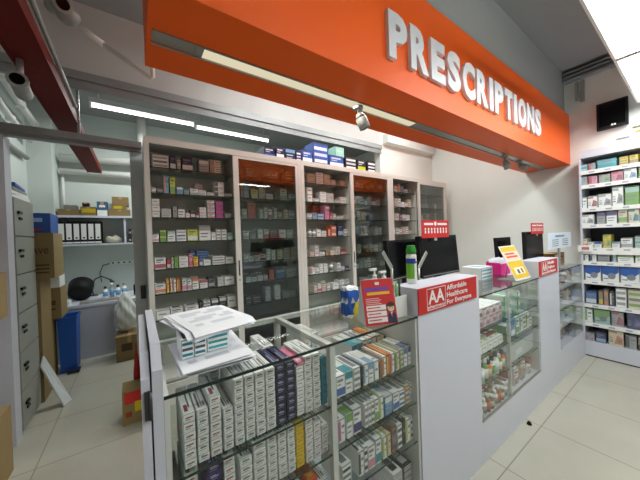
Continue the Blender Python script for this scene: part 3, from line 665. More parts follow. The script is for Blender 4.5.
BAY = ['open first cabinet bay', 'second bay behind glass', 'open third cabinet bay', 'fourth bay behind glass', 'open fifth cabinet bay', 'sixth bay behind glass']
def px2x(px, py, y): return at(px, py, 'y', y).x
SHN = ['top', 'second', 'third', 'fourth', 'fifth', 'sixth', 'seventh', 'eighth']
CNT = {}
def depth_of(x, y): return Vector((x, y, 0)).dot(_f)
def pack(bay, si, x0, x1, hpx, c, st='band', ac='grey', y=2.53, d=.1, n=1, kind='box'):
    """one pack, or n piled up, standing on shelf si of a bay; hpx is its apparent height"""
    lo = edges[bay//2]+.024 if bay % 2 == 0 else mids[bay//2]+.015; hi = mids[bay//2]-.015 if bay % 2 == 0 else edges[bay//2+1]-.025
    x0 = max(x0, lo); x1 = min(x1, hi)
    if x1-x0 < .012: return
    z = CZ[si]+.0005; xm_ = (x0+x1)/2; h = hpx*depth_of(xm_, y)/F_PX
    h = min(h, (ZCT-.03 if si == 0 else CZ[si-1])-z-.012)/n
    for k in range(n):
        CNT[(bay, si)] = CNT.get((bay, si), 0)+1; i = CNT[(bay, si)]
        if i >= len(ORD): continue
        lab = f'{c} {"pack" if kind=="box" else "bottle"}, {ORD[i]} from left, {SHN[si]} shelf, {BAY[bay]}'
        if kind == 'box':
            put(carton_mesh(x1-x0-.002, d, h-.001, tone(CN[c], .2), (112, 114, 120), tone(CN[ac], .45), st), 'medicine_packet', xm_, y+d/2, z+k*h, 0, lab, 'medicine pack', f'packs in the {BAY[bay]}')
        else:
            put(bottle_mesh((x1-x0)/2-.001, h, CN[c], CN[ac], CN['white'] if c != 'white' else CN['grey']), 'medicine_bottle', xm_, y+(x1-x0)/2, z, 0, lab, 'medicine bottle', f'packs in the {BAY[bay]}')
def prow(bay, si, py, items, sc=1.0, x0off=0):
    for it in items:
        a_, b_, h, c = it[:4]; st = it[4] if len(it) > 4 else 'band'; ac = it[5] if len(it) > 5 else 'grey'; n = it[6] if len(it) > 6 else 1
        kind = it[7] if len(it) > 7 else 'box'; back = it[8] if len(it) > 8 else 0
        y = 2.53+back
        pack(bay, si, px2x(a_, py, y), px2x(b_, py, y), h, c, st, ac, y, .1, n, kind)
# bay 1 (pixel columns read off the photograph, turned into metres on the shelf)
prow(0, 0, 170, [(152, 169, 14, 'white', 'stripes', 'grey'), (170, 176, 14, 'navy', 'band', 'white'), (177, 181, 11, 'cream'), (182, 193, 14, 'navy', 'band', 'white'), (199, 209, 13, 'grey', 'top', 'white'), (210, 221, 14, 'cream', 'block', 'brown', 2)])
prow(0, 1, 193, [(151.5, 156, 6, 'white'), (157, 163, 5, 'grey', 'band', 'black'), (163.5, 169, 19, 'sky', 'block', 'orange'), (170, 175.5, 18, 'lime', 'band', 'green'), (176.5, 183, 8, 'sky', 'top', 'white'), (184, 189, 6, 'grey', 'top', 'teal'), (190, 198, 7, 'white'), (198.5, 206, 6, 'white', 'stripes', 'grey'), (207, 214, 4, 'white'), (214.5, 224, 15, 'white', 'block', 'black', 3), (224.5, 232, 4, 'white')])
prow(0, 1, 190, [(194.5, 202.5, 14, 'white', 'stripes', 'red', 3, 'box', .12)])
prow(0, 2, 217, [(152, 160, 19, 'white', 'plainend', 'grey', 3), (161.5, 171, 9, 'white', 'stripes', 'grey', 2), (173, 177.5, 12, 'grey', 'plainend', 'black'), (178, 185, 13, 'white', 'top', 'black'), (185.5, 190, 5, 'white', 'plainend', 'black'), (190.5, 195.5, 9, 'black', 'band', 'white'), (196, 199, 6, 'red', 'band', 'white'), (199.5, 206.5, 11, 'white', 'plainend', 'red', 4), (207.5, 215, 18, 'white', 'band', 'pink', 4), (216, 223.5, 17, 'magenta', 'plainend', 'pink', 4), (225, 231.5, 5, 'white', 'stripes', 'black', 1)])
prow(0, 3, 241, [(152.5, 159, 8, 'white', 'band', 'pink'), (160, 166.5, 12, 'green', 'top', 'lime', 2), (167.5, 175.5, 11, 'white', 'top', 'mint'), (176.5, 186.5, 12, 'white', 'stripes', 'sky'), (187.5, 198, 12, 'lime', 'band', 'white'), (199, 211, 15, 'white', 'top', 'grey'), (211.5, 216, 8, 'white', 'plainend', 'black', 2), (216.5, 221, 11, 'white', 'stripes', 'grey'), (221.5, 227, 11, 'white', 'stripes', 'grey'), (227.5, 233, 7, 'mint', 'band', 'white')])
prow(0, 4, 267, [(154.5, 166, 12, 'white', 'band', 'red'), (167, 171, 10, 'red', 'band', 'white'), (171.5, 174, 11, 'cream'), (174.5, 178.5, 12, 'green', 'plainend', 'lime'), (179, 188.5, 11, 'white', 'plainend', 'grey', 2), (189, 193, 13, 'pink', 'band', 'red'), (193.3, 198.5, 10, 'yellow', 'band', 'orange'), (199.5, 203, 9, 'blue', 'band', 'white'), (203.5, 211, 6, 'white', 'plainend', 'grey'), (212.5, 225, 9, 'white', 'stripes', 'grey'), (225.5, 234, 7, 'white', 'plainend', 'grey')])
prow(0, 4, 262, [(190.5, 195.5, 15, 'blue', 'band', 'sky', 3, 'box', .14), (196.5, 209, 14, 'blue', 'stripes', 'sky', 3, 'box', .14)])
prow(0, 5, 292, [(155, 166, 10, 'white', 'band', 'orange'), (166.5, 169.5, 13, 'yellow', 'block', 'orange'), (170, 173, 14, 'cream', 'block', 'red'), (173.3, 176.5, 13, 'white', 'block', 'orange'), (177, 180.5, 13, 'orange', 'block', 'yellow'), (182.5, 187, 12, 'white', 'band', 'pink'), (187.5, 192, 11, 'white', 'band', 'pink'), (192.5, 199, 12, 'white', 'top', 'orange'), (200, 208, 8, 'white', 'top', 'red', 1), (208.5, 214.5, 10, 'black', 'band', 'grey'), (218, 224, 9, 'white', 'stripes', 'grey', 2), (224.5, 235, 9, 'white', 'plainend', 'grey')])
prow(0, 6, 318, [(156, 170, 9, 'white', 'plainend', 'grey'), (170.5, 183.5, 9, 'white', 'band', 'black'), (185, 199, 9, 'white', 'band', 'black'), (200, 203.5, 12, 'black'), (204, 207, 11, 'white', 'stripes', 'black'), (207.5, 211, 11, 'white', 'stripes', 'black'), (212, 219, 11, 'black', 'top', 'white'), (220, 227, 12, 'black', 'top', 'white'), (228, 238, 12, 'white', 'plainend', 'grey')])
# bay 2 behind glass
prow(1, 0, 172, [(246, 253, 10, 'cream'), (264, 270, 8, 'cream', 'band', 'brown'), (271, 277, 9, 'white'), (285, 295, 10, 'cream', 'stripes', 'brown')])
prow(1, 1, 197, [(241, 243, 17, 'orange'), (243.5, 249, 18, 'sky', 'stripes', 'orange'), (251, 258, 10, 'yellow', 'band', 'mint'), (259, 265, 14, 'cream', 'stripes', 'pink', 3), (266, 273, 6, 'white', 'stripes', 'pink'), (280, 287, 12, 'cream'), (289, 296, 7, 'white')])
prow(1, 2, 218, [(242, 247, 10, 'white'), (248, 256, 17, 'orange', 'band', 'red'), (259, 263, 10, 'white', 'block', 'grey'), (263.5, 267.5, 12, 'white', 'block', 'grey'), (268, 272, 10, 'white', 'band', 'red'), (273, 277, 12, 'white', 'block', 'black'), (277.5, 282, 7, 'cream'), (282.5, 288, 10, 'cream', 'block', 'brown'), (289, 295, 9, 'white')])
prow(1, 3, 238, [(243, 249, 9, 'white'), (250, 256, 7, 'grey'), (258, 263, 10, 'white', 'plainend', 'grey'), (264, 269, 10, 'white'), (270, 277, 8, 'grey', 'stripes', 'black'), (279, 286, 9, 'white', 'plainend', 'grey'), (287, 293, 8, 'cream'), (294, 298, 9, 'white')])
prow(1, 4, 262, [(244, 248, 8, 'white'), (248.5, 254, 6, 'white', 'plainend', 'grey'), (254.5, 260, 9, 'white', 'top', 'red'), (260.5, 266, 7, 'white', 'band', 'red'), (266.5, 271, 12, 'white', 'plainend', 'grey', 2), (271.5, 276, 10, 'white', 'plainend', 'grey', 2), (277, 283, 10, 'cream', 'plainend', 'grey', 2), (283.5, 290, 11, 'cream', 'stripes', 'grey', 3), (291, 298, 11, 'cream', 'plainend', 'brown', 3)])
prow(1, 5, 283, [(246, 251, 8, 'white', 'top', 'black'), (251.5, 257, 7, 'white', 'top', 'black'), (257.5, 263, 8, 'white', 'top', 'black'), (263.5, 268, 5, 'white'), (269, 274.5, 10, 'orange', 'block', 'red'), (276, 285, 9, 'blue', 'top', 'sky', 1), (286, 298, 9, 'grey', 'plainend', 'white')])
prow(1, 6, 307, [(246, 252, 8, 'black', 'stripes', 'grey'), (253, 261, 7, 'black', 'stripes', 'grey'), (266, 271, 14, 'white', 'stripes', 'grey', 3), (275, 281, 14, 'white', 'plainend', 'grey', 3), (283, 290, 6, 'grey', 'plainend', 'white', 2), (290.5, 297, 6, 'grey', 'plainend', 'white', 2)])
# bay 3
prow(2, 0, 183, [(307.5, 315, 10, 'cream', 'stripes', 'grey', 2), (316, 323.5, 12, 'white', 'plainend', 'pink', 3), (324, 330, 11, 'cream', 'plainend', 'brown', 3), (330.5, 335.5, 6, 'white', 'stripes', 'grey', 2), (340, 346.5, 6, 'cream', 'plainend', 'grey', 2)])
prow(2, 1, 201, [(307.5, 312.5, 15, 'white', 'plainend', 'grey', 2), (313, 319, 4, 'white'), (320, 326.5, 11, 'white', 'plainend', 'grey', 3), (327, 333.5, 10, 'white', 'stripes', 'brown', 3), (335, 340, 4, 'cream'), (340.5, 348, 7, 'white', 'plainend', 'grey', 2)])
prow(2, 2, 218, [(307.5, 312, 6, 'white'), (312.5, 317, 7, 'sky'), (317.5, 324, 6, 'sky', 'stripes', 'white'), (325, 329.5, 14, 'pink', 'block', 'magenta'), (330, 332.5, 8, 'red'), (333, 336, 6, 'white'), (338.5, 343, 4, 'white'), (343.5, 348, 5, 'cream')])
prow(2, 2, 214, [(313, 323, 15, 'orange', 'band', 'red', 2, 'box', .13)])
prow(2, 3, 237, [(309, 312.5, 8, 'white', 'x', 'grey', 1, 'bottle'), (313, 316.5, 7, 'white', 'x', 'grey', 1, 'bottle'), (317, 321, 8, 'white', 'plainend', 'grey'), (321.5, 326.5, 6, 'white', 'stripes', 'grey'), (328.5, 331, 8, 'orange', 'block', 'white'), (331.5, 336.5, 11, 'orange', 'stripes', 'white'), (338, 343.5, 12, 'navy', 'band', 'sky'), (344, 348.5, 7, 'white')])
prow(2, 4, 257, [(310, 314, 5, 'cream', 'band', 'pink'), (315, 319, 11, 'white', 'stripes', 'pink', 2), (319.5, 325, 4, 'white'), (326, 330, 5, 'brown', 'plainend', 'green'), (330.5, 335, 5, 'cream', 'plainend', 'green'), (335.5, 340.5, 8, 'white', 'stripes', 'brown', 2), (341, 346.5, 4, 'red')])
prow(2, 5, 275, [(311, 315, 7, 'white', 'block', 'orange'), (315.5, 319, 6, 'white'), (319.5, 323.5, 9, 'white', 'plainend', 'grey', 2), (324, 328, 9, 'white', 'plainend', 'pink', 2), (331, 334.5, 9, 'white', 'x', 'grey', 1, 'bottle'), (337, 341, 8, 'white'), (341.5, 345, 4, 'white'), (345.5, 351, 4, 'purple')])
prow(2, 6, 294, [(314, 317.5, 7, 'cream', 'band', 'pink'), (318, 321.5, 8, 'white', 'band', 'red'), (322, 326, 10, 'cream', 'band', 'pink'), (327, 330.5, 6, 'white'), (333, 339, 6, 'white', 'plainend', 'grey'), (340, 345, 8, 'white'), (345.5, 351, 8, 'white', 'band', 'sky')])
# bays 4 to 6: generated in the same manner, piles and single packs along each shelf
rng = random.Random(11)
for bay, (x0, x1) in ((3, (2.24, 2.83)), (4, (2.97, 3.47)), (5, (3.6, 4.15))):
    for si in range(7):
        x = x0+rng.uniform(0, .03)
        dens = {3: .85, 4: .95, 5: .6}[bay] if si > 0 or bay != 5 else .2
        while x < x1-.05:
            wd = rng.uniform(.05, .085)
            if rng.random() < dens:
                c = rng.choice(['white', 'white', 'white', 'cream', 'grey', 'white', 'cream', 'orange' if si == 1 else 'sky', 'brown'])
                pack(bay, si, x, min(x+wd, x1), rng.uniform(4, 9.5), c, rng.choice(['plainend', 'stripes', 'band', 'top']), rng.choice(['grey', 'grey', 'pink', 'brown', 'sky']), n=rng.choice([1, 1, 2]))
            x += wd+rng.uniform(.004, .02)

# ------------------------------------------------------------------ boxes on top of the cabinets
zt = ZCT+.0005
def top_box(px0, px1, hpx, c, ac, st, label, y=2.52, d=.2, rz=0, name='storage_box', z=None):
    x0, x1 = px2x(px0, 150, y), px2x(px1, 150, y); xm_ = (x0+x1)/2; h = hpx*depth_of(xm_, y)/F_PX
    put(carton_mesh(x1-x0-.004, d, h, CN[c], (200, 205, 225), CN[ac], st), name, xm_, y+d/2, z or zt, rz, label, 'box', 'boxes on top of the medicine cabinets')
    return h
top_box(264, 275, 11, 'navy', 'blue', 'band', 'navy box on the cabinets, leftmost of the row')
top_box(276, 284, 12, 'navy', 'white', 'band', 'navy box on the cabinets, second from the left', y=2.5)
top_box(285, 295, 12, 'navy', 'sky', 'top', 'navy box with pale print on the cabinets, third from the left', y=2.5)
top_box(296, 301, 11, 'purple', 'white', 'stripes', 'dark violet box on the cabinets between the navy and blue boxes', y=2.5)
top_box(302, 312, 13, 'blue', 'white', 'band', 'blue box with white band on the cabinets, left of the largest blue box', y=2.5)
top_box(313, 328, 22, 'blue', 'white', 'stripes', 'largest blue and white box, tallest one on the cabinets', y=2.5, d=.18)
top_box(329, 343, 12, 'blue', 'white', 'band', 'blue and white box lying below the green bag on the cabinets', y=2.5)
top_box(345, 356, 13, 'black', 'white', 'stripes', 'black and white box on the cabinets, left one of three', y=2.5)
top_box(357, 365, 12, 'black', 'lime', 'band', 'black and olive box on the cabinets, middle one of three', y=2.5)
top_box(367, 375, 12, 'black', 'white', 'stripes', 'black and white box on the cabinets, right one of three', y=2.5)
top_box(335, 344, 10, 'mint', 'white', 'plainend', 'pale green bag-like box resting on the blue box', y=2.52, d=.14, z=zt+.145)

# ================================================================== THINGS ON THE COUNTER
def paper_pile(name, label, cx, cy, z, n, wd, hg, rz, droop, spread):
    t = thing(name, label, 'papers', (cx, cy, z), (0, 0, rz))
    for k in range(n):
        bm = bmesh.new(); NX, NY = 8, 10; V = {}
        ox, oy, ro = random.uniform(-1, 1)*spread, random.uniform(-1, 1)*spread, random.uniform(-1, 1)*spread*5
        for i in range(NX+1):
            for j in range(NY+1):
                x = (i/NX-.5)*wd; y = (j/NY-.5)*hg
                zz = k*.0026+.0004 + (droop*(-1.3*max(0, -y-.115)**1.3*3 - 1.2*max(0, abs(x)-.06)**1.7*1.5 + .008*math.sin(x*22+k)*abs(y)*4))
                xr = x*math.cos(ro)-y*math.sin(ro)+ox; yr = x*math.sin(ro)+y*math.cos(ro)+oy
                V[i, j] = bm.verts.new((xr, yr, zz))
        U = {q: bm.verts.new(v.co+Vector((0, 0, .0007))) for q, v in V.items()}
        for i in range(NX):
            for j in range(NY):
                bm.faces.new((V[i, j], V[i, j+1], V[i+1, j+1], V[i+1, j]))
                f = bm.faces.new((U[i, j], U[i+1, j], U[i+1, j+1], U[i, j+1]))
                if k == n-1 and 0 < i < NX-1 and j in (2, 4, 5, 7, 8): f.material_index = 1 if (i+j*3) % 4 else 0
        for i in range(NX):
            bm.faces.new((V[i, 0], V[i+1, 0], U[i+1, 0], U[i, 0])); bm.faces.new((V[i+1, NY], V[i, NY], U[i, NY], U[i+1, NY]))
        for j in range(NY):
            bm.faces.new((V[0, j+1], V[0, j], U[0, j], U[0, j+1])); bm.faces.new((V[NX, j], V[NX, j+1], U[NX, j+1], U[NX, j]))
        obj('sheet', bm, [PAPER, mat('faint_print', (205, 208, 218), .8)], t)
    return t
paper_pile('paper_pile', 'lower pile of loose white sheets lying on the near glass counter', .205, 1.01, ZT+.0005, 7, .205, .29, .0, 0, .012)
cz_ = ZT+.0005+7*.0026+.001
for i in range(3):
    put(carton_mesh(.036, .12, .062, CN['white'], (70, 74, 84), CN['teal'], 'stripes') if i < 2 else carton_mesh(.075, .045, .062, CN['white'], (60, 160, 140), CN['aqua'], 'stripes'),
        'medicine_carton', (.125, .163, .222)[i], 1.01 if i < 2 else .985, cz_+.001, 0, ['white carton between paper piles, leftmost of three', 'white carton between paper piles, middle of three', 'white carton with teal print between the paper piles'][i], 'medicine carton', 'cartons between the paper piles')
paper_pile('paper_pile', 'upper pile of drooping white sheets balanced on three small cartons', .215, 1.1, cz_+.0715, 6, .22, .3, .2, .3, .012)

# red A-frame leaflet stand on the near counter
KB = Matrix.Diagonal((.93, 1, .88, 1))
t = thing('leaflet_stand', 'red and white folded leaflet stand with a printed figure on the near counter', 'leaflet stand', (.9, .862, ZT+.0005), (0, 0, math.radians(-20)))
def slab(bm, wd, hg, lean, y0, th=.002, mi=0, side=1):
    M = Matrix.Translation((0, y0, 0)) @ Matrix.Rotation(-lean*side, 4, 'X')
    box(bm, -wd/2, wd/2, 0, th, 0, hg, mi, M); return M
bm = bmesh.new(); M = slab(bm, .155, .2, .24, -.05); obj('front_board', bm, rgbm((206, 42, 44)), t)
bm = bmesh.new(); slab(bm, .155, .2, .24, .048, side=-1); obj('back_board', bm, WPLA, t)
bm = bmesh.new(); quad(bm, [(-.077, -.047, 0.0), (-.077, .047, 0.0), (-.077, .001, .185), (-.077, -.001, .185)]); quad(bm, [(-.0755, -.047, 0.0), (-.0755, .047, 0.0), (-.0755, .001, .185), (-.0755, -.001, .185)])
quad(bm, [(-.077, -.047, 0), (-.0755, -.047, 0), (-.0755, .047, 0), (-.077, .047, 0)]); obj('side_gusset', bm, WPLA, t)
def on_board(x0, x1, z0, z1, m, nm, e=.0008):
    bm = bmesh.new(); box(bm, x0, x1, -e, -.0002, z0, z1, 0, M @ KB); return obj(nm, bm, m, t)
on_board(-.07, .055, .168, .186, rgbm((120, 70, 170)), 'heading'); on_board(-.06, .06, .148, .162, rgbm((240, 190, 60)), 'heading')
on_board(-.012, .01, .198, .212, WHITE, 'emblem')
for k in range(4): on_board(-.07, .0+.01*(k % 2), .128-.009*k, .132-.009*k, rgbm((240, 190, 190)), 'text_line')
for k in range(3):
    on_board(-.072, .03, .012+.03*k, .036+.03*k, WHITE, 'text_panel')
    on_board(-.066, .0, .022+.03*k, .027+.03*k, RED, 'text_line', .0012)
bm = bmesh.new()
def disc(cx, cz, rx, rz, mi, e):
    vs = [bm.verts.new(M @ KB @ Vector((cx+rx*math.cos(a*PI/10), -e, cz+rz*math.sin(a*PI/10)))) for a in range(20)]
    bm.faces.new(vs).material_index = mi
disc(.055, .082, .024, .026, 0, .0014); disc(.055, .078, .018, .019, 1, .0018); disc(.055, .093, .02, .011, 0, .0022)
f = bm.faces.new([bm.verts.new(M @ KB @ Vector(p)) for p in ((.033, -.0016, .004), (.08, -.0016, .004), (.076, -.0016, .048), (.062, -.0016, .058), (.05, -.0016, .058), (.037, -.0016, .048))]); f.material_index = 2
f = bm.faces.new([bm.verts.new(M @ KB @ Vector(p)) for p in ((.05, -.002, .057), (.062, -.002, .057), (.056, -.002, .03))]); f.material_index = 3
f = bm.faces.new([bm.verts.new(M @ KB @ Vector(p)) for p in ((.0555, -.0024, .055), (.0585, -.0024, .055), (.0595, -.0024, .034), (.057, -.0024, .03), (.0545, -.0024, .034))]); f.material_index = 4
disc(.048, .077, .0025, .003, 0, .0024); disc(.062, .077, .0025, .003, 0, .0024)
obj('printed_figure', bm, [rgbm((70, 40, 34)), rgbm((240, 200, 170)), rgbm((40, 44, 80)), WHITE, RED], t)

# hand gel bottles, blue bag, white holder behind the stand
def pump(x, y, z, label, h=.15, r=.028):
    t = thing('pump_bottle', label, 'bottle', (x, y, z))
    bm = bmesh.new(); lathe(bm, [(r*.95, 0), (r, .01), (r, h*.72), (r*.45, h*.82)]); obj('body', bm, WPLA, t)
    bm = bmesh.new(); lathe(bm, [(r*.5, h*.82), (r*.5, h*.9), (.005, h*.9), (.005, h*1.02)], n=12); box(bm, -.035, .01, -.008, .008, h*1.02, h*1.08); obj('pump_head', bm, WPLA, t)
pump(1.065, 1.03, ZT+.0005, 'white pump bottle behind the red leaflet stand, left one', .2, .024)
pump(1.14, 1.03, ZT+.0005, 'shorter white pump bottle behind the red leaflet stand, right one', .18, .024)
t = thing('desk_caddy', 'small white caddy with pens beside the red leaflet stand', 'caddy', (1.045, .865, ZT+.0005))
bm = B((-.05, .035, -.03, .03, 0, .004), (-.05, .035, -.03, -.027, .004, .1), (-.05, .035, .027, .03, .004, .1), (-.05, -.047, -.027, .027, .004, .1), (.032, .035, -.027, .027, .004, .1)); obj('body', bm, WPLA, t)
for k, (x, c) in enumerate(((-.03, 'black'), (-.005, 'green'), (.02, 'black'))):
    bm = bmesh.new(); cyl(bm, (x, 0, .004), (x+.012, .01, .15+.01*k), .005, n=8); obj('pen', bm, rgbm(CN[c]), t)
bm = bmesh.new(); bmesh.ops.create_icosphere(bm, subdivisions=3, radius=1)
for v in bm.verts:
    n_ = 1+.12*math.sin(v.co.x*9+v.co.y*5)*math.cos(v.co.z*8); v.co = Vector((max(-.75, min(.75, v.co.x*1.5))*.05*n_, v.co.y*.035*n_, (max(-.8, min(.8, v.co.z*1.3))*.5+.4)*.18+.005*math.sin(v.co.x*9)))
for f in bm.faces: f.material_index = 1 if f.calc_center_median().z < .075 and f.calc_center_median().x > -.01 else (2 if (int(f.calc_center_median().z*60)) % 4 == 0 else 0)
tag(obj('snack_bag', bm, [BLUEP, rgbm((215, 195, 40)), WHITE], loc=(.85, .99, ZT+.006)), 'crumpled blue and yellow packet behind the red leaflet stand', 'packet')

# spray can on the ledge
t = thing('spray_can', 'white and green spray can with green cap beside the near monitor', 'spray can', (1.212, .9, 1.1585))
t.scale = (1, 1, .9)
bm = bmesh.new(); lathe(bm, [(.025, 0), (.027, .004), (.027, .165), (.022, .178)], mi=[0, 0, 0]); obj('can_body', bm, WPLA, t)
bm = bmesh.new(); lathe(bm, [(.0272, .03), (.0272, .12)], mi=0)
for f in list(bm.faces):
    if f.calc_center_median().x > -.006: bm.faces.remove(f)
obj('green_label', bm, rgbm((110, 176, 40)), t)
bm = bmesh.new(); lathe(bm, [(.0274, .12), (.0274, .15)], n=24)
for f in list(bm.faces):
    if f.calc_center_median().x > -.002: bm.faces.remove(f)
obj('blue_label', bm, rgbm((36, 60, 150)), t)
bm = B((0, .02, -.0285, -.026, .125, .132)); obj('text_line', bm, DINK, t)
bm = bmesh.new(); lathe(bm, [(.0265, .178), (.0265, .2), (.021, .222), (.02, .226)]); obj('cap', bm, rgbm((38, 140, 44)), t)

# monitors behind the ledges
def monitor(loc, wd, hg, rz, label, lean=.08, rim=True):
    t = thing('monitor', label, 'monitor', loc, (0, 0, rz))
    z0 = .09
    bm = bmesh.new(); M_ = Matrix.Translation((0, 0, z0)) @ Matrix.Rotation(-lean, 4, 'X')
    box(bm, -wd/2, wd/2, 0, .03, 0, hg, 0, M_); obj('casing', bm, BLACKM, t, bevel=.004)
    bm = bmesh.new(); box(bm, -wd/2+.015, wd/2-.015, -.002, -.0003, .025, hg-.015, 0, M_); obj('screen', bm, BLACK, t)
    bm = bmesh.new(); box(bm, -wd/2+.01, wd/2-.01, -.003, -.0003, .008, .014, 0, M_); obj('trim_line', bm, GREY, t)
    bm = bmesh.new(); box(bm, -.03, .03, .032, .05, 0.012, z0+.1); obj('stand', bm, BLACKM, t)
    bm = bmesh.new(); lathe(bm, [(.1, 0), (.1, .008), (.03, .013)], (0, .04, 0), 20); obj('foot', bm, BLACKM, t)
    return t
monitor((1.84, 1.1, ZT+.0005), .48, .29, math.radians(0), 'large black monitor behind the nearer red sign')
monitor((1.60, 1.2, ZT+.0005), .5, .27, math.radians(8), 'black monitor partly hidden left of the large one')
m3 = monitor((3.45, 1.02, ZT+.0005), .5, .29, math.radians(0), 'black monitor behind the farther red sign, with a red tag above', .02)
t = thing('display_screen', 'black tilted display behind the yellow leaflet, back towards the wall', 'display', (3.2, 1.2, ZT+.0005), (0, 0, 0))
bm = bmesh.new(); M_ = Matrix.Translation((0, 0, .06)) @ Matrix.Rotation(-.06, 4, 'X'); box(bm, -.17, .17, 0, .03, 0, .27, 0, M_); obj('casing', bm, BLACKM, t, bevel=.004)
bm = bmesh.new(); box(bm, -.155, .155, -.002, -.0003, .02, .24, 0, M_); obj('screen', bm, BLACK, t)
bm = bmesh.new(); box(bm, -.06, .06, -.02, .08, 0, .02); box(bm, -.02, .02, .05, .07, .02, .14); obj('stand', bm, BLACKM, t)
# silver document clips standing either side of the can
for i, (px0, px1) in enumerate(((383, 392), (427, 419))):
    a = at(px0, 252, 'y', 1.02); b = at(px1, 268, 'y', 1.02)
    bm = bmesh.new(); d = (a-b).normalized(); s = d.cross(Vector((0, 1, 0))).normalized()*.012
    tip, root = a, b
    V = [bm.verts.new(p+o_) for o_ in (Vector((0, 0, 0)), Vector((0, .004, 0))) for p in (root-s, root+s, tip+s, tip-s)]
    for q in ((0, 1, 2, 3), (7, 6, 5, 4), (0, 4, 5, 1), (1, 5, 6, 2), (2, 6, 7, 3), (3, 7, 4, 0)): bm.faces.new([V[k] for k in q])
    cyl(bm, (b.x, b.y+.002, ZT+.01), b+Vector((0, .002, 0)), .007, n=8); lathe(bm, [(.03, 0), (.03, .008), (.008, .012)], (b.x, b.y+.002, ZT+.0005), 14)
    tag(obj('document_clip', bm, STEEL), ['silver upright clip leaning left, left of the spray can', 'silver upright clip leaning right, right of the spray can'][i], 'clip', 'silver clips beside the spray can')
# red tag signs above monitors
def tagsign(p0, p1, y, label, people=True):
    a = at(*p0, 'y', y); b = at(*p1, 'y', y)
    t = thing('monitor_sign', label, 'sign', (a.x, y, b.z))
    W2, H2 = b.x-a.x, a.z-b.z
    obj('panel', B((0, W2, 0, .003, 0, H2)), RED, t)
    bm = bmesh.new(); box(bm, W2*.08, W2*.4, -.001, -.0002, H2*.72, H2*.84); box(bm, W2*.56, W2*.92, -.001, -.0002, H2*.72, H2*.84); cyl(bm, (W2*.48, -.001, H2*.8), (W2*.48, -.0002, H2*.8), H2*.12)
    obj('heading', bm, WHITE, t)
    bm = bmesh.new()
    for k in range(8):
        x = W2*(.12+.11*k); cyl(bm, (x, -.001, H2*.5), (x, -.0002, H2*.5), H2*.07, n=10); box(bm, x-W2*.022, x+W2*.022, -.001, -.0002, H2*.26, H2*.42)
    obj('icons', bm, WHITE, t)
    bm = B((W2*.45, W2*.55, .003, .006, -.02, H2*.3)); obj('clip', bm, GPLA, t)
tagsign((421.5, 220), (449, 237), 1.09, 'red tag sign with a row of white icons on top of the large monitor')
tagsign((531, 223), (543.5, 233.5), 1.0, 'small red tag sign on top of the farther monitor')

# yellow leaflet, pink holder, papers on second counter
t = thing('leaflet_stand', 'yellow and white leaflet leaning in a stand on the second counter', 'leaflet stand', (2.54, .83, ZT+.0005), (0, 0, -.03))
M = Matrix.Translation((0, 0, .006)) @ Matrix.Rotation(-.42, 4, 'X')
bm = bmesh.new(); box(bm, -.14, .14, 0, .004, 0, .29, 0, M); obj('board', bm, WPLA, t)
def onb(x0, x1, z0, z1, m, nm, e=.001):
    bm = bmesh.new(); box(bm, x0, x1, -e, -.0002, z0, z1, 0, M); obj(nm, bm, m, t)
YEL = rgbm((226, 186, 40))
onb(-.128, .128, .24, .28, YEL, 'print_block'); onb(-.128, .128, .165, .238, rgbm((240, 210, 190)), 'print_block'); onb(-.1, .1, .185, .2, rgbm((220, 80, 50)), 'text_line', .0014); onb(-.1, .06, .212, .226, rgbm((220, 80, 50)), 'text_line', .0014)
onb(-.128, .128, .012, .155, YEL, 'print_block'); onb(-.08, .09, .045, .1, rgbm((250, 240, 215)), 'print_block', .0014); onb(-.04, .0, .05, .085, rgbm((110, 70, 90)), 'picture', .0018); onb(.03, .06, .05, .09, rgbm((120, 90, 60)), 'picture', .0018)
bm = B((-.12, .12, -.01, .14, 0, .004)); tube(bm, [(.0, .13, .004), (.0, .1, .19)], .005, 6); obj('stand_base', bm, GPLA, t)
t = thing('leaflet_holder', 'bright pink leaflet holder on the second counter', 'holder', (2.76, 1.1, ZT+.0005))
bm = B((-.1, .1, -.06, .06, 0, .004), (-.1, .1, -.06, -.056, .004, .1), (-.1, .1, .056, .06, .004, .12), (-.1, -.096, -.056, .056, .004, .11), (.096, .1, -.056, .056, .004, .11)); obj('body', bm, rgbm((232, 30, 140)), t)
bm = bmesh.new()
for k in range(5): box(bm, -.09, .09, -.04+.02*k, -.038+.02*k, .005, .14+.01*(k % 2))
obj('leaflets', bm, PAPER, t)
for i, (x, y, wd, d, h, lb) in enumerate(((2.4, 1.12, .2, .16, .1, 'white carton stack left of the pink leaflet holder'), (2.1, 1.17, .1, .08, .04, 'small black object at the back left of the second counter'))):
    put(carton_mesh(wd, d, h, CN['white'] if i == 0 else CN['black'], (150, 170, 190), CN['sky'], 'stripes'), 'counter_box', x, y, ZT+.0005, 0, lb, 'box', None)
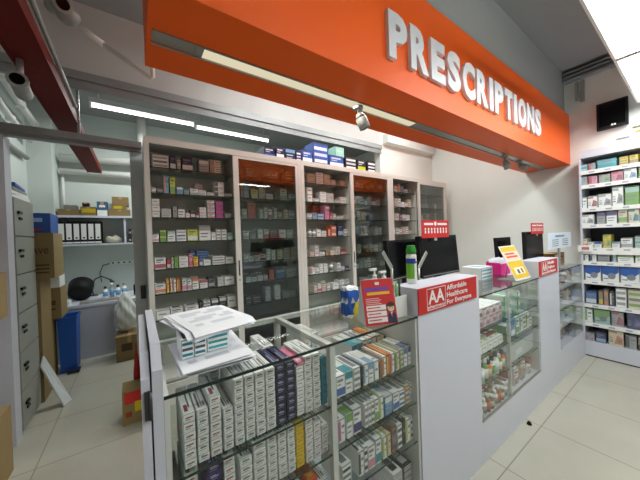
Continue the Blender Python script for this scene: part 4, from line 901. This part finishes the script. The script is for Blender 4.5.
# sign and brown box on third counter
t = thing('notice_board', 'white notice with small pale print standing at the far end counter', 'notice', (3.63, .86, ZT+.0005))
obj('board', B((-.38, .38, 0, .006, .2, .36)), rgbm((215, 224, 236)), t); obj('stand', B((-.02, .02, .006, .02, 0, .3), (-.12, .12, -.03, .06, 0, .006)), GPLA, t)
obj('heading', B((-.16, .14, -.001, -.0002, .315, .335)), rgbm((110, 140, 170)), t)
bm = bmesh.new()
for r in range(4):
    for s in (-.26, .06): box(bm, s, s+.2, -.001, -.0002, .225+.02*r, .232+.02*r)
obj('text_lines', bm, INK, t)
put(carton_mesh(.36, .12, .13, (150, 110, 66), (60, 46, 34), (196, 176, 120), 'block'), 'cardboard_box', 3.88, .99, ZT+.0005, 0, 'brown cardboard box on the far counter below the white notice', 'box', None)
t = thing('shelf_tag', 'small white tag clipped to the left edge of the wall shelf', 'tag', (4.095, .8, 1.235))
obj('card', B((-.0, .004, -.1, .02, -.07, .0)), WHITE, t); obj('print', B((-.0015, -.0002, -.07, -.01, -.05, -.02)), rgbm((190, 110, 110)), t); obj('arm', B((.004, .019, -.02, .0, -.03, -.02)), GPLA, t)

# ================================================================== RIGHT WALL SHELF
XS = 4.115; t = thing('wall_shelf', 'white shelving unit full of boxed products along the right wall', 'shelf')
Y1 = .80; Y0 = -.42
SZ = [2.056, 1.90, 1.642, 1.462, 1.205, 1.055, .845, .585, .378, .172]
obj('side_panel', B((XS, XR-.02, Y1-.016, Y1, 0, 2.28)), LAMI, t); obj('side_panel', B((XS, XR-.02, Y0, Y0+.03, 0, 2.28)), LAMI, t)
obj('top_board', B((XS, XR-.02, Y0+.03, Y1-.016, 2.2, 2.28)), LAMI, t)
obj('back_panel', B((XR-.02, XR-.001, Y0, Y1, 0, 2.28)), mat('shelf_back_dark', (66, 70, 76), .6), t)
obj('base', B((XS, XR-.02, Y0+.03, Y1-.016, .012, .17)), LAMI, t); obj('toe_kick', B((XS+.003, XR-.02, Y0+.03, Y1-.016, 0, .012)), BLACKM, t)
for i, z in enumerate(SZ[:-1]):
    s = obj('shelf', B((XS+.004, XR-.02, Y0+.03, Y1-.016, z-.022, z)), LAMI, t)
    s2 = obj('price_strip', B((XS-.004, XS+.004, Y0+.03, Y1-.016, z-.04 if i != 4 else z-.07, z+.002)), WHITE, s)
    for k in range(9): obj('price_label', B((XS-.0055, XS-.0041, .72-.12*k-.045, .72-.12*k, z-.026, z-.012)), rgbm((170, 176, 190)), s2)
def ypx(px, py): return at(px, py, 'x', XS+.03).y
PN = ['top', 'second', 'third', 'fourth', 'fifth', 'sixth', 'seventh', 'eighth', 'ninth', 'bottom']
def srow(si, py, items):
    for i, (a_, b_, h, c, ac, st) in enumerate(items):
        y0, y1 = ypx(a_, py), ypx(b_, py); wd = y0-y1-.003
        put(carton_mesh(wd, .2, h, tone(CN[c], .42 if c not in ('white', 'cream') else .12), (130, 136, 146), tone(CN[ac], .5 if ac != 'blue' else .1), st), 'product_box', XS+.012+.1, (y0+y1)/2, SZ[si]+.0025 if si < 9 else .1725, -PI/2, f'{c} product box with {ac} print, {ORD[i+1]} from left, {PN[si]} wall shelf', 'product box', f'product boxes on the {PN[si]} wall shelf')
    r2 = random.Random(si); y = ypx(items[-1][1], py)-.01; i = len(items)
    while y > Y0+.13:      # the rest of the row, beyond the picture's edge
        wd = r2.uniform(.09, .13); i += 1; c = r2.choice(['white', 'white', 'cream', 'mint', 'sky', 'grey']); ac = r2.choice(['grey', 'blue', 'green', 'teal', 'red'])
        put(carton_mesh(wd-.004, .2, items[-1][2]*r2.uniform(.8, 1), tone(CN[c], .2), (130, 136, 146), tone(CN[ac], .5), r2.choice(['disc', 'band', 'block'])), 'product_box', XS+.112, y-wd/2, SZ[si]+.0025 if si < 9 else .1725, -PI/2,
            f'{c} product box with {ac} print, {ORD[i]} from left, {PN[si]} wall shelf', 'product box', f'product boxes on the {PN[si]} wall shelf')
        y -= wd+.004
srow(0, 170, [(580, 588, .075, 'aqua', 'white', 'stripes'), (588.5, 596, .075, 'grey', 'red', 'block'), (597, 617, .09, 'aqua', 'teal', 'band'), (619.5, 629, .085, 'yellow', 'brown', 'stripes'), (629.5, 639, .085, 'yellow', 'brown', 'band'), (640, 652, .085, 'yellow', 'lime', 'band'), (653, 668, .085, 'cream', 'brown', 'band')])
srow(1, 186, [(580, 588, .095, 'grey', 'sky', 'block'), (588.5, 598, .09, 'pink', 'red', 'block'), (599, 611, .09, 'grey', 'green', 'disc'), (611.5, 623.5, .1, 'pink', 'red', 'disc'), (624, 637.5, .11, 'white', 'sky', 'disc'), (638.5, 652, .11, 'grey', 'green', 'block'), (653, 668, .1, 'white', 'blue', 'block')])
srow(2, 208, [(580.5, 587.5, .12, 'white', 'black', 'block'), (588, 598, .13, 'white', 'red', 'disc'), (598.5, 612, .14, 'white', 'grey', 'disc'), (612.5, 624, .2, 'white', 'grey', 'disc'), (625, 640, .19, 'green', 'mint', 'top'), (641, 656, .2, 'green', 'white', 'band'), (657, 672, .2, 'white', 'green', 'band')])
srow(3, 225, [(582, 594.5, .11, 'white', 'grey', 'disc'), (597, 606, .125, 'grey', 'purple', 'top'), (606.5, 617.5, .125, 'white', 'purple', 'top'), (618.5, 628, .14, 'cream', 'green', 'band'), (628.5, 640, .14, 'cream', 'teal', 'disc'), (641, 655, .14, 'white', 'teal', 'disc'), (656, 670, .13, 'white', 'navy', 'band')])
srow(4, 246, [(582, 587.5, .1, 'cream', 'orange', 'band'), (588, 594, .06, 'white', 'orange', 'band'), (594.5, 602, .06, 'white', 'blue', 'top'), (603, 611.5, .14, 'yellow', 'green', 'disc'), (612, 620.5, .06, 'white', 'sky', 'top'), (621, 633, .1, 'white', 'grey', 'band'), (635, 645, .12, 'mint', 'grey', 'stripes'), (646, 660, .12, 'white', 'grey', 'band')])
srow(5, 260, [(583, 589, .07, 'white', 'navy', 'block'), (590, 597, .07, 'white', 'navy', 'block'), (598, 610, .08, 'grey', 'black', 'stripes'), (611.5, 617, .08, 'mint', 'navy', 'block'), (617.5, 634, .08, 'white', 'green', 'top'), (635, 650, .08, 'white', 'green', 'top')])
srow(6, 281, [(585.5, 601.5, .165, 'white', 'blue', 'wave'), (602.5, 619.5, .165, 'white', 'blue', 'wave'), (620.5, 640, .16, 'white', 'blue', 'wave'), (641, 660, .16, 'white', 'blue', 'wave')])
srow(7, 303, [(586, 597, .13, 'blue', 'white', 'band'), (599, 603.5, .15, 'brown', 'yellow', 'band'), (604, 609, .17, 'brown', 'orange', 'stripes'), (610, 615, .15, 'black', 'white', 'block'), (616, 627, .2, 'white', 'grey', 'stripes'), (628, 642, .2, 'cream', 'green', 'stripes'), (643, 658, .2, 'white', 'green', 'band')])
srow(8, 321, [(584.5, 593, .15, 'white', 'green', 'block'), (594.5, 610.5, .15, 'mint', 'green', 'wave'), (611.5, 624, .16, 'grey', 'red', 'disc'), (627, 642, .17, 'navy', 'purple', 'disc'), (643, 657, .17, 'navy', 'white', 'band')])
srow(9, 340, [(586, 595, .08, 'grey', 'pink', 'disc'), (596, 606.5, .11, 'navy', 'sky', 'band'), (608.5, 624, .17, 'cream', 'orange', 'disc'), (625, 637, .14, 'grey', 'black', 'block'), (638, 652, .14, 'brown', 'black', 'band')])

# small black doorstop on the floor by the counter
p = at(526, 423, 'z', 0)
bm = bmesh.new(); lathe(bm, [(.014, 0), (.016, .006), (.012, .016), (.008, .022)], n=12)
tag(obj('door_stop', bm, BLACKM, loc=(p.x, p.y-.02, 0)), 'tiny black stop on the floor against the counter plinth', 'door stop')

# ================================================================== BACK ROOM
def cbox(x0, x1, y0, y1, z0, z1, label, m=None, prints=(), name='cardboard_box', group=None):
    t = thing(name, label, 'box', (0, 0, 0), group=group)
    obj('carton', B((x0, x1, y0, y1, z0, z1)), m or KRAFT, t, bevel=.003)
    obj('tape', B(((x0+x1)/2-.02, (x0+x1)/2+.02, y0-.001, y0-.0003, z0+(z1-z0)*.72, z1), ((x0+x1)/2-.02, (x0+x1)/2+.02, y0, y1, z1+.0003, z1+.001)), mat('packing_tape', (176, 146, 100), .4), t)
    for (a, b, c, d, mm) in prints:
        obj('print', B((x0+(x1-x0)*a, x0+(x1-x0)*b, y0-.0015, y0-.0006, z0+(z1-z0)*c, z0+(z1-z0)*d)), mm, t)
    return t
# filing cabinet
t = thing('filing_cabinet', 'tall grey six-drawer filing cabinet against the left wall', 'filing cabinet')
obj('carcass', B((-1.09, -.765, 2.965, 3.44, 0, 1.82)), FILING, t, bevel=.003)
for k in range(6):
    z0 = .03+k*.298
    d = obj('drawer', B((-.7645, -.75, 2.975, 3.43, z0, z0+.288)), FILING, t, bevel=.003)
    bm = B((-.7495, -.735, 3.03, 3.1, z0+.17, z0+.19), (-.7495, -.742, 3.06, 3.12, z0+.125, z0+.145)); obj('handle', bm, BLACK, d)
t = thing('folder_pile', 'blue and white folders piled on top of the filing cabinet', 'folders', (-.92, 3.2, 1.8205))
for k, c in enumerate(('white', 'white', 'grey', 'blue')):
    obj('folder', B((-.15, .15, -.2, .2, .028*k, .026+.028*k)), rgbm(CN[c]), t, rot=(0, 0, .05*(k-1)))
WH = WHITE
# cartons stacked behind it
cbox(-.98, -.735, 3.47, 3.83, 0, .45, 'lowest brown carton of the tall stack beside the filing cabinet', prints=((.2, .8, .3, .5, KRAFTD), (.5, .75, .6, .75, WH)), group='cartons stacked by the filing cabinet')
cbox(-.97, -.735, 3.47, 3.82, .452, .80, 'second lowest brown carton of the stack beside the filing cabinet', prints=((.2, .8, .3, .4, KRAFTD), (.55, .8, .5, .65, WH)), group='cartons stacked by the filing cabinet')
cbox(-.98, -.735, 3.47, 3.83, .802, 1.13, 'brown carton right under the large lettered carton of the stack', prints=((.2, .8, .5, .6, KRAFTD), (.55, .8, .2, .35, WH)), group='cartons stacked by the filing cabinet')
t = cbox(-.96, -.635, 3.47, 3.85, 1.132, 1.555, 'large brown carton with dark capital letters near the stack top', prints=((.45, .9, .12, .15, KRAFTD), (.45, .9, .2, .23, KRAFTD), (.45, .9, .28, .31, KRAFTD)), group='cartons stacked by the filing cabinet')
text('lettering', 'Ave', -.79, -.67, 1.36, 1.44, 3.469, KRAFTD, t, extrude=.0004)
cbox(-.92, -.655, 3.5, 3.8, 1.557, 1.74, 'blue printed carton on top of the stack by the filing cabinet', m=rgbm((36, 78, 150)), prints=((.2, .8, .55, .75, rgbm((150, 180, 220))), (.2, .8, .12, .22, rgbm((160, 60, 60)))), group='cartons stacked by the filing cabinet')
cbox(-.9, -.775, 3.9, 4.2, 0, .66, 'tall brown carton behind the big stack, under another carton', prints=((.3, .8, .5, .6, KRAFTD),), group='cartons behind the tall stack')
cbox(-.88, -.675, 3.9, 4.2, .662, .99, 'brown carton with small letters behind the big stack', prints=((.3, .8, .3, .35, KRAFTD), (.3, .8, .45, .6, KRAFTD)), group='cartons behind the tall stack')
cbox(-.87, -.68, 3.9, 4.15, .992, 1.12, 'small white carton with black mark on the brown carton by the bin', m=WPLA, prints=((.35, .55, .2, .8, BLACKM),), group='cartons behind the tall stack')
# cartons at the left picture edge
cbox(-1.0, -.695, 2.2, 2.55, 0, .42, 'brown carton on the floor at the far left edge', prints=((.6, .9, .45, .6, KRAFTD),), group='cartons at the left edge')
bm = bmesh.new(); box(bm, -1.0, -.73, 2.25, 2.5, .4205, .99)
tag(obj('white_carton', bm, WPLA), 'white carton stacked between two brown cartons at the left edge', 'box')
cbox(-1.0, -.69, 2.2, 2.55, .992, 1.27, 'brown carton on top of the pile at the far left edge', prints=((.5, .9, .3, .5, rgbm((70, 70, 120))),), group='cartons at the left edge')

# blue bin
t = thing('waste_bin', 'tall blue plastic waste bin standing in front of the desk', 'bin', (-.67, 4.23, 0))
bm = bmesh.new()
for (w0, w1, d0, d1, z0, z1) in ((.085, .1, .11, .13, .0, .62),):
    vb = [bm.verts.new((sx*w0*.8, sy*d0, z0)) for sx, sy in ((-1, -1), (1, -1), (1, 1), (-1, 1))]; vt = [bm.verts.new((sx*w1*.8, sy*d1, z1)) for sx, sy in ((-1, -1), (1, -1), (1, 1), (-1, 1))]
    bm.faces.new(vb); 
    for i in range(4): bm.faces.new((vb[i], vb[(i+1) % 4], vt[(i+1) % 4], vt[i]))
    vi = [bm.verts.new((v.co.x*.9, v.co.y*.9, z1)) for v in vt]; vd = [bm.verts.new((v.co.x*.85, v.co.y*.85, .05)) for v in vb]
    for i in range(4): bm.faces.new((vt[i], vt[(i+1) % 4], vi[(i+1) % 4], vi[i])); bm.faces.new((vi[i], vi[(i+1) % 4], vd[(i+1) % 4], vd[i]))
    bm.faces.new(vd)
obj('body', bm, BLUEP, t, bevel=.006)
obj('rim', B((-.087, .087, -.137, -.131, .6, .625), (-.087, .087, .131, .137, .6, .625), (-.087, -.0805, -.131, .131, .6, .625), (.0805, .087, -.131, .131, .6, .625)), BLUEP, t)
obj('pedal', B((.0, .1, -.2, -.112, .01, .04)), mat('dark_blue_plastic', (14, 30, 66), .5), t)

# desk and what lies on it
t = thing('desk', 'white desk with a panelled front against the back wall', 'desk')
obj('desk_top', B((-.84, .12, 4.42, 5.19, .655, .69)), LAMI, t, bevel=.008); obj('front_panel', B((-.8, -.27, 4.45, 4.47, .0, .655)), mat('desk_panel', (196, 198, 206), .5), t)
obj('side_panel', B((-.27, -.25, 4.45, 5.18, 0, .655)), LAMI, t); obj('side_panel', B((-.82, -.80, 4.45, 5.18, 0, .655)), LAMI, t)
zd = .6905
bm = bmesh.new(); lathe(bm, [(.06, 0), (.12, .01), (.13, .1), (.135, .2), (.125, .205), (.12, .11), (.05, .03)], n=24)
for v in bm.verts: v.co = Matrix.Rotation(-1.05, 4, 'X') @ v.co
mn = min(v.co.z for v in bm.verts)
for v in bm.verts: v.co.z -= mn
tag(obj('black_basket', bm, BLACKM, loc=(-.63, 4.7, zd)), 'round black basket lying on its side on the desk', 'basket')
t = thing('desk_lamp', 'dark curved gooseneck lamp arm above the desk', 'lamp', (-.53, 5.08, zd))
bm = bmesh.new(); tube(bm, [(0, 0, 0), (-.02, 0, .12), (.02, -.02, .24), (.1, -.05, .28), (.2, -.07, .22)], .009, 8); lathe(bm, [(.05, 0), (.05, .012), (.01, .016)], n=16); obj('arm', bm, DGREY, t)
bm = bmesh.new(); cyl(bm, (.2, -.07, .22), (.23, -.08, .17), .015, .03); obj('lamp_shade', bm, DGREY, t)
for i, (x, y, c, cap, h, lb) in enumerate(((-.37, 4.74, 'white', 'black', .16, 'white bottle with black cap on the desk, leftmost of four'), (-.3, 4.75, 'grey', 'white', .2, 'tall grey bottle on the desk, second of four'), (-.23, 4.73, 'white', 'black', .17, 'white bottle on the desk, third of four'), (-.16, 4.75, 'white', 'grey', .19, 'white bottle with grey cap on the desk, rightmost of four'))):
    put(bottle_mesh(.027, h, CN[c], CN[cap], CN['sky']), 'desk_bottle', x, y, zd, 0, lb, 'bottle', 'bottles on the desk')
bm = bmesh.new(); box(bm, -.2, .2, -.07, .07, 0, .018); 
for i in range(12):
    for j in range(4): box(bm, -.19+i*.032, -.165+i*.032, -.06+j*.031, -.035+j*.031, .018, .024)
tag(obj('keyboard', bm, GPLA, loc=(-.41, 4.52, zd), rot=(0, 0, .1)), 'light grey keyboard lying on the desk edge', 'keyboard')
for i, (x, y, r_) in enumerate(((-.36, 4.93, .0), (-.07, 4.57, 0))):
    bm = bmesh.new(); box(bm, -.1, .1, -.14, .14, 0, .006, 0); box(bm, -.08, .08, .02, .06, .0061, .0065, 1); box(bm, -.08, .05, -.05, -.03, .0061, .0065, 1)
    tag(obj('paper_sheet', bm, [PAPER, INK], loc=(x, y, zd), rot=(0, 0, r_)), ['white papers on the desk beside the black basket', 'white papers on the desk near the hanging plastic bag'][i], 'papers')
bm = bmesh.new(); box(bm, -.07, .07, -.05, .05, 0, .15)
tag(obj('black_device', bm, BLACK, loc=(.02, 4.7, zd), bevel=.012), 'black rounded device at the right end of the desk', 'device')
bm = bmesh.new(); box(bm, -.26, .06, -.03, 0, 0, .05, 0)
for k in range(4): cyl(bm, (-.22+k*.07, -.032, .025), (-.22+k*.07, -.03, .025), .014, n=10, mi=1)
tube(bm, [(-.26, -.015, .02), (-.34, -.02, .0), (-.38, -.02, -.12), (-.36, -.03, -.25)], .006, 6, 1); tube(bm, [(.06, -.015, .02), (.1, -.02, -.06), (.09, -.02, -.2)], .006, 6, 1)
tag(obj('power_strip', bm, [WPLA, DGREY], loc=(-.08, 5.199, 1.12)), 'white socket strip with cables on the wall above the desk', 'power strip')

cbox(-.82, -.7, 4.46, 4.6, zd, zd+.05, 'small white box at the front left of the desk', m=WPLA, prints=((.2, .8, .3, .6, BLACKM),))
for i, (x, c) in enumerate(((-.815, 'cream'), (-.78, 'sky'), (-.745, 'grey'))):
    put(carton_mesh(.032, .1, .1, CN[c], (90, 90, 90), CN['brown'], 'stripes'), 'desk_box', x, 5.08, zd, 0, f'small {c} box on the desk behind the black basket', 'box', 'small boxes on the desk')
# white plastic bag and brown box right of the desk
bm = bmesh.new(); bmesh.ops.create_icosphere(bm, subdivisions=4, radius=1)
for v in bm.verts:
    c_ = v.co.copy(); n_ = 1+.1*math.sin(c_.x*7+c_.z*9)+.07*math.sin(c_.y*13+c_.z*5)+.05*math.sin(c_.x*17)
    tp = .55+.45*max(0, min(1, (1-c_.z)/1.3)); v.co = Vector((c_.x*.13*n_*tp, c_.y*.12*n_*tp, (c_.z*.5+.5)*.52))
for f in bm.faces: f.smooth = True
tag(obj('plastic_bag', bm, mat('bag_white', (214, 216, 214), .45), loc=(-.14, 4.27, .3005)), 'crumpled white plastic bag on a brown box beside the desk', 'bag')
cbox(-.24, .03, 4.05, 4.4, .0, .3, 'low brown carton under the white plastic bag by the desk', prints=((.2, .6, .4, .7, KRAFTD),))
# wall shelf with binders
t = thing('binder_shelf', 'white two-tier shelf on the back wall holding binders', 'shelf')
obj('upper_board', B((-.868, .35, 4.9, 5.198, 1.815, 1.845)), LAMI, t); obj('lower_board', B((-.868, .35, 4.9, 5.198, 1.425, 1.45)), LAMI, t)
obj('divider', B((-.14, -.115, 4.92, 5.198, 1.45, 1.815)), LAMI, t)
for i in range(6):
    x = -.822+i*.0765
    b_ = thing('ring_binder', f'black ring binder with white spine label, {ORD[i+1]} from left on the wall shelf', 'binder', (x, 4.93, 1.4505), group='ring binders on the wall shelf')
    obj('cover', B((-.036, .036, 0, .24, 0, .315)), BLACKM, b_, bevel=.002); obj('spine_label', B((-.028, .028, -.0015, -.0003, .06, .28)), WHITE, b_)
    bm = bmesh.new(); cyl(bm, (0, -.004, .085), (0, -.0016, .085), .012, n=12); obj('finger_ring', bm, DGREY, b_)
    obj('label_band', B((-.036, .036, -.0012, -.0003, .01, .03)), WHITE, b_)
bm = bmesh.new(); bmesh.ops.create_icosphere(bm, subdivisions=3, radius=1)
for v in bm.verts: v.co = Vector((v.co.x*.105, v.co.y*.07, max(0, v.co.z*.5+.42)*.11*(1+.2*math.sin(v.co.x*6+v.co.y*4))))
for f in bm.faces: f.smooth = True
tag(obj('folded_bag', bm, mat('cream_cloth', (196, 190, 172), .8), loc=(-.27, 5.02, 1.4505)), 'cream folded bag lying right of the binders', 'bag')
cbox(-.85, -.63, 4.93, 5.15, 1.8455, 1.93, 'long low brown carton at the left of the upper shelf', group='boxes on the upper shelf')
cbox(-.62, -.45, 4.93, 5.15, 1.8455, 1.97, 'brown carton with a yellow label on the upper shelf', prints=((.1, .95, .35, .8, rgbm((206, 176, 30))),), group='boxes on the upper shelf')
cbox(-.6, -.53, 4.95, 5.1, 1.9725, 2.03, 'small black box lying on the yellow labelled carton', m=BLACKM, group='boxes on the upper shelf')
cbox(-.79, -.66, 4.95, 5.12, 1.9325, 1.99, 'grey box on the long low brown carton', m=rgbm((130, 130, 128)), group='boxes on the upper shelf')
cbox(-.44, -.325, 4.93, 5.1, 1.8455, 2.05, 'blue and white box in the middle of the upper shelf', m=rgbm((62, 100, 140)), prints=((0, 1, 0, .4, WH), (.2, .8, .6, .75, WH)), group='boxes on the upper shelf')
cbox(-.315, -.055, 4.93, 5.15, 1.8455, 1.94, 'brown carton at the bottom of the right stack on the upper shelf', group='boxes on the upper shelf')
cbox(-.27, -.1, 4.94, 5.14, 1.9425, 2.0, 'brown carton with yellow tag in the middle of the right stack', prints=((.1, .7, .2, .9, rgbm((206, 176, 30))),), group='boxes on the upper shelf')
cbox(-.27, -.07, 4.94, 5.14, 2.0025, 2.13, 'topmost brown carton of the right stack on the upper shelf', group='boxes on the upper shelf')
for i, (x, c, h) in enumerate(((-.07, 'black', .2), (-.03, 'brown', .22), (.01, 'cream', .2), (.06, 'grey', .22), (.1, 'mint', .1))):
    put(carton_mesh(.035, .12, h, CN[c], (60, 60, 60), CN['grey'], 'stripes'), 'shelf_box', x, 5.0, 1.4505, 0, f'slim {c} box, {ORD[i+1]} from left, right part of the lower wall shelf', 'box', 'slim boxes on the lower wall shelf')

# leaning white sheet
bm = bmesh.new()
pts = [Vector((-.58, 3.26, .001)), Vector((-.545, 3.36, .001)), Vector((-.735, 3.45, .43)), Vector((-.745, 3.40, .36))]
n_ = (pts[1]-pts[0]).cross(pts[2]-pts[0]).normalized()*.012
A = [bm.verts.new(p) for p in pts]; Bv = [bm.verts.new(p-n_ if n_.x < 0 else p+n_) for p in pts]
bm.faces.new(A); bm.faces.new(Bv[::-1])
for i in range(4): bm.faces.new((A[i], A[(i+1) % 4], Bv[(i+1) % 4], Bv[i]))
mn = min(v.co.z for v in bm.verts)
for v in bm.verts: v.co.z += .0005-mn
tag(obj('polystyrene_board', bm, mat('pale_board', (206, 210, 212), .6, noise=.12, nscale=25)), 'flat white board leaning from the floor against the cartons', 'board')
# carton with red and yellow print behind the gate, and the red umbrella behind it
t = thing('printed_carton', 'small brown carton with red and yellow print on the floor behind the gate', 'box', (-.04, 2.6, 0))
obj('carton', B((-.09, .06, 0, .2, 0, .26)), mat('olive_cardboard', (142, 122, 74), .8), t, bevel=.003)
obj('red_print', B((-.075, .0605, -.0012, -.0003, .16, .255)), RED, t); obj('yellow_print', B((-.01, .04, -.002, -.0013, .09, .17)), rgbm((226, 200, 20)), t)
obj('logo', B((-.07, -.03, -.0012, -.0003, .06, .1)), rgbm((150, 40, 30)), t)
bm = bmesh.new(); lathe(bm, [(.004, 0), (.006, .03), (.03, .08), (.026, .3), (.012, .46), (.006, .5), (.006, .56)], n=10)
for v in bm.verts: v.co = Matrix.Rotation(.0, 4, 'Y') @ v.co
tag(obj('umbrella', bm, rgbm((176, 36, 28)), loc=(-.03, 2.84, 0.0005), rot=(.0, 0, 0)), 'folded red umbrella standing behind the small printed carton', 'umbrella')
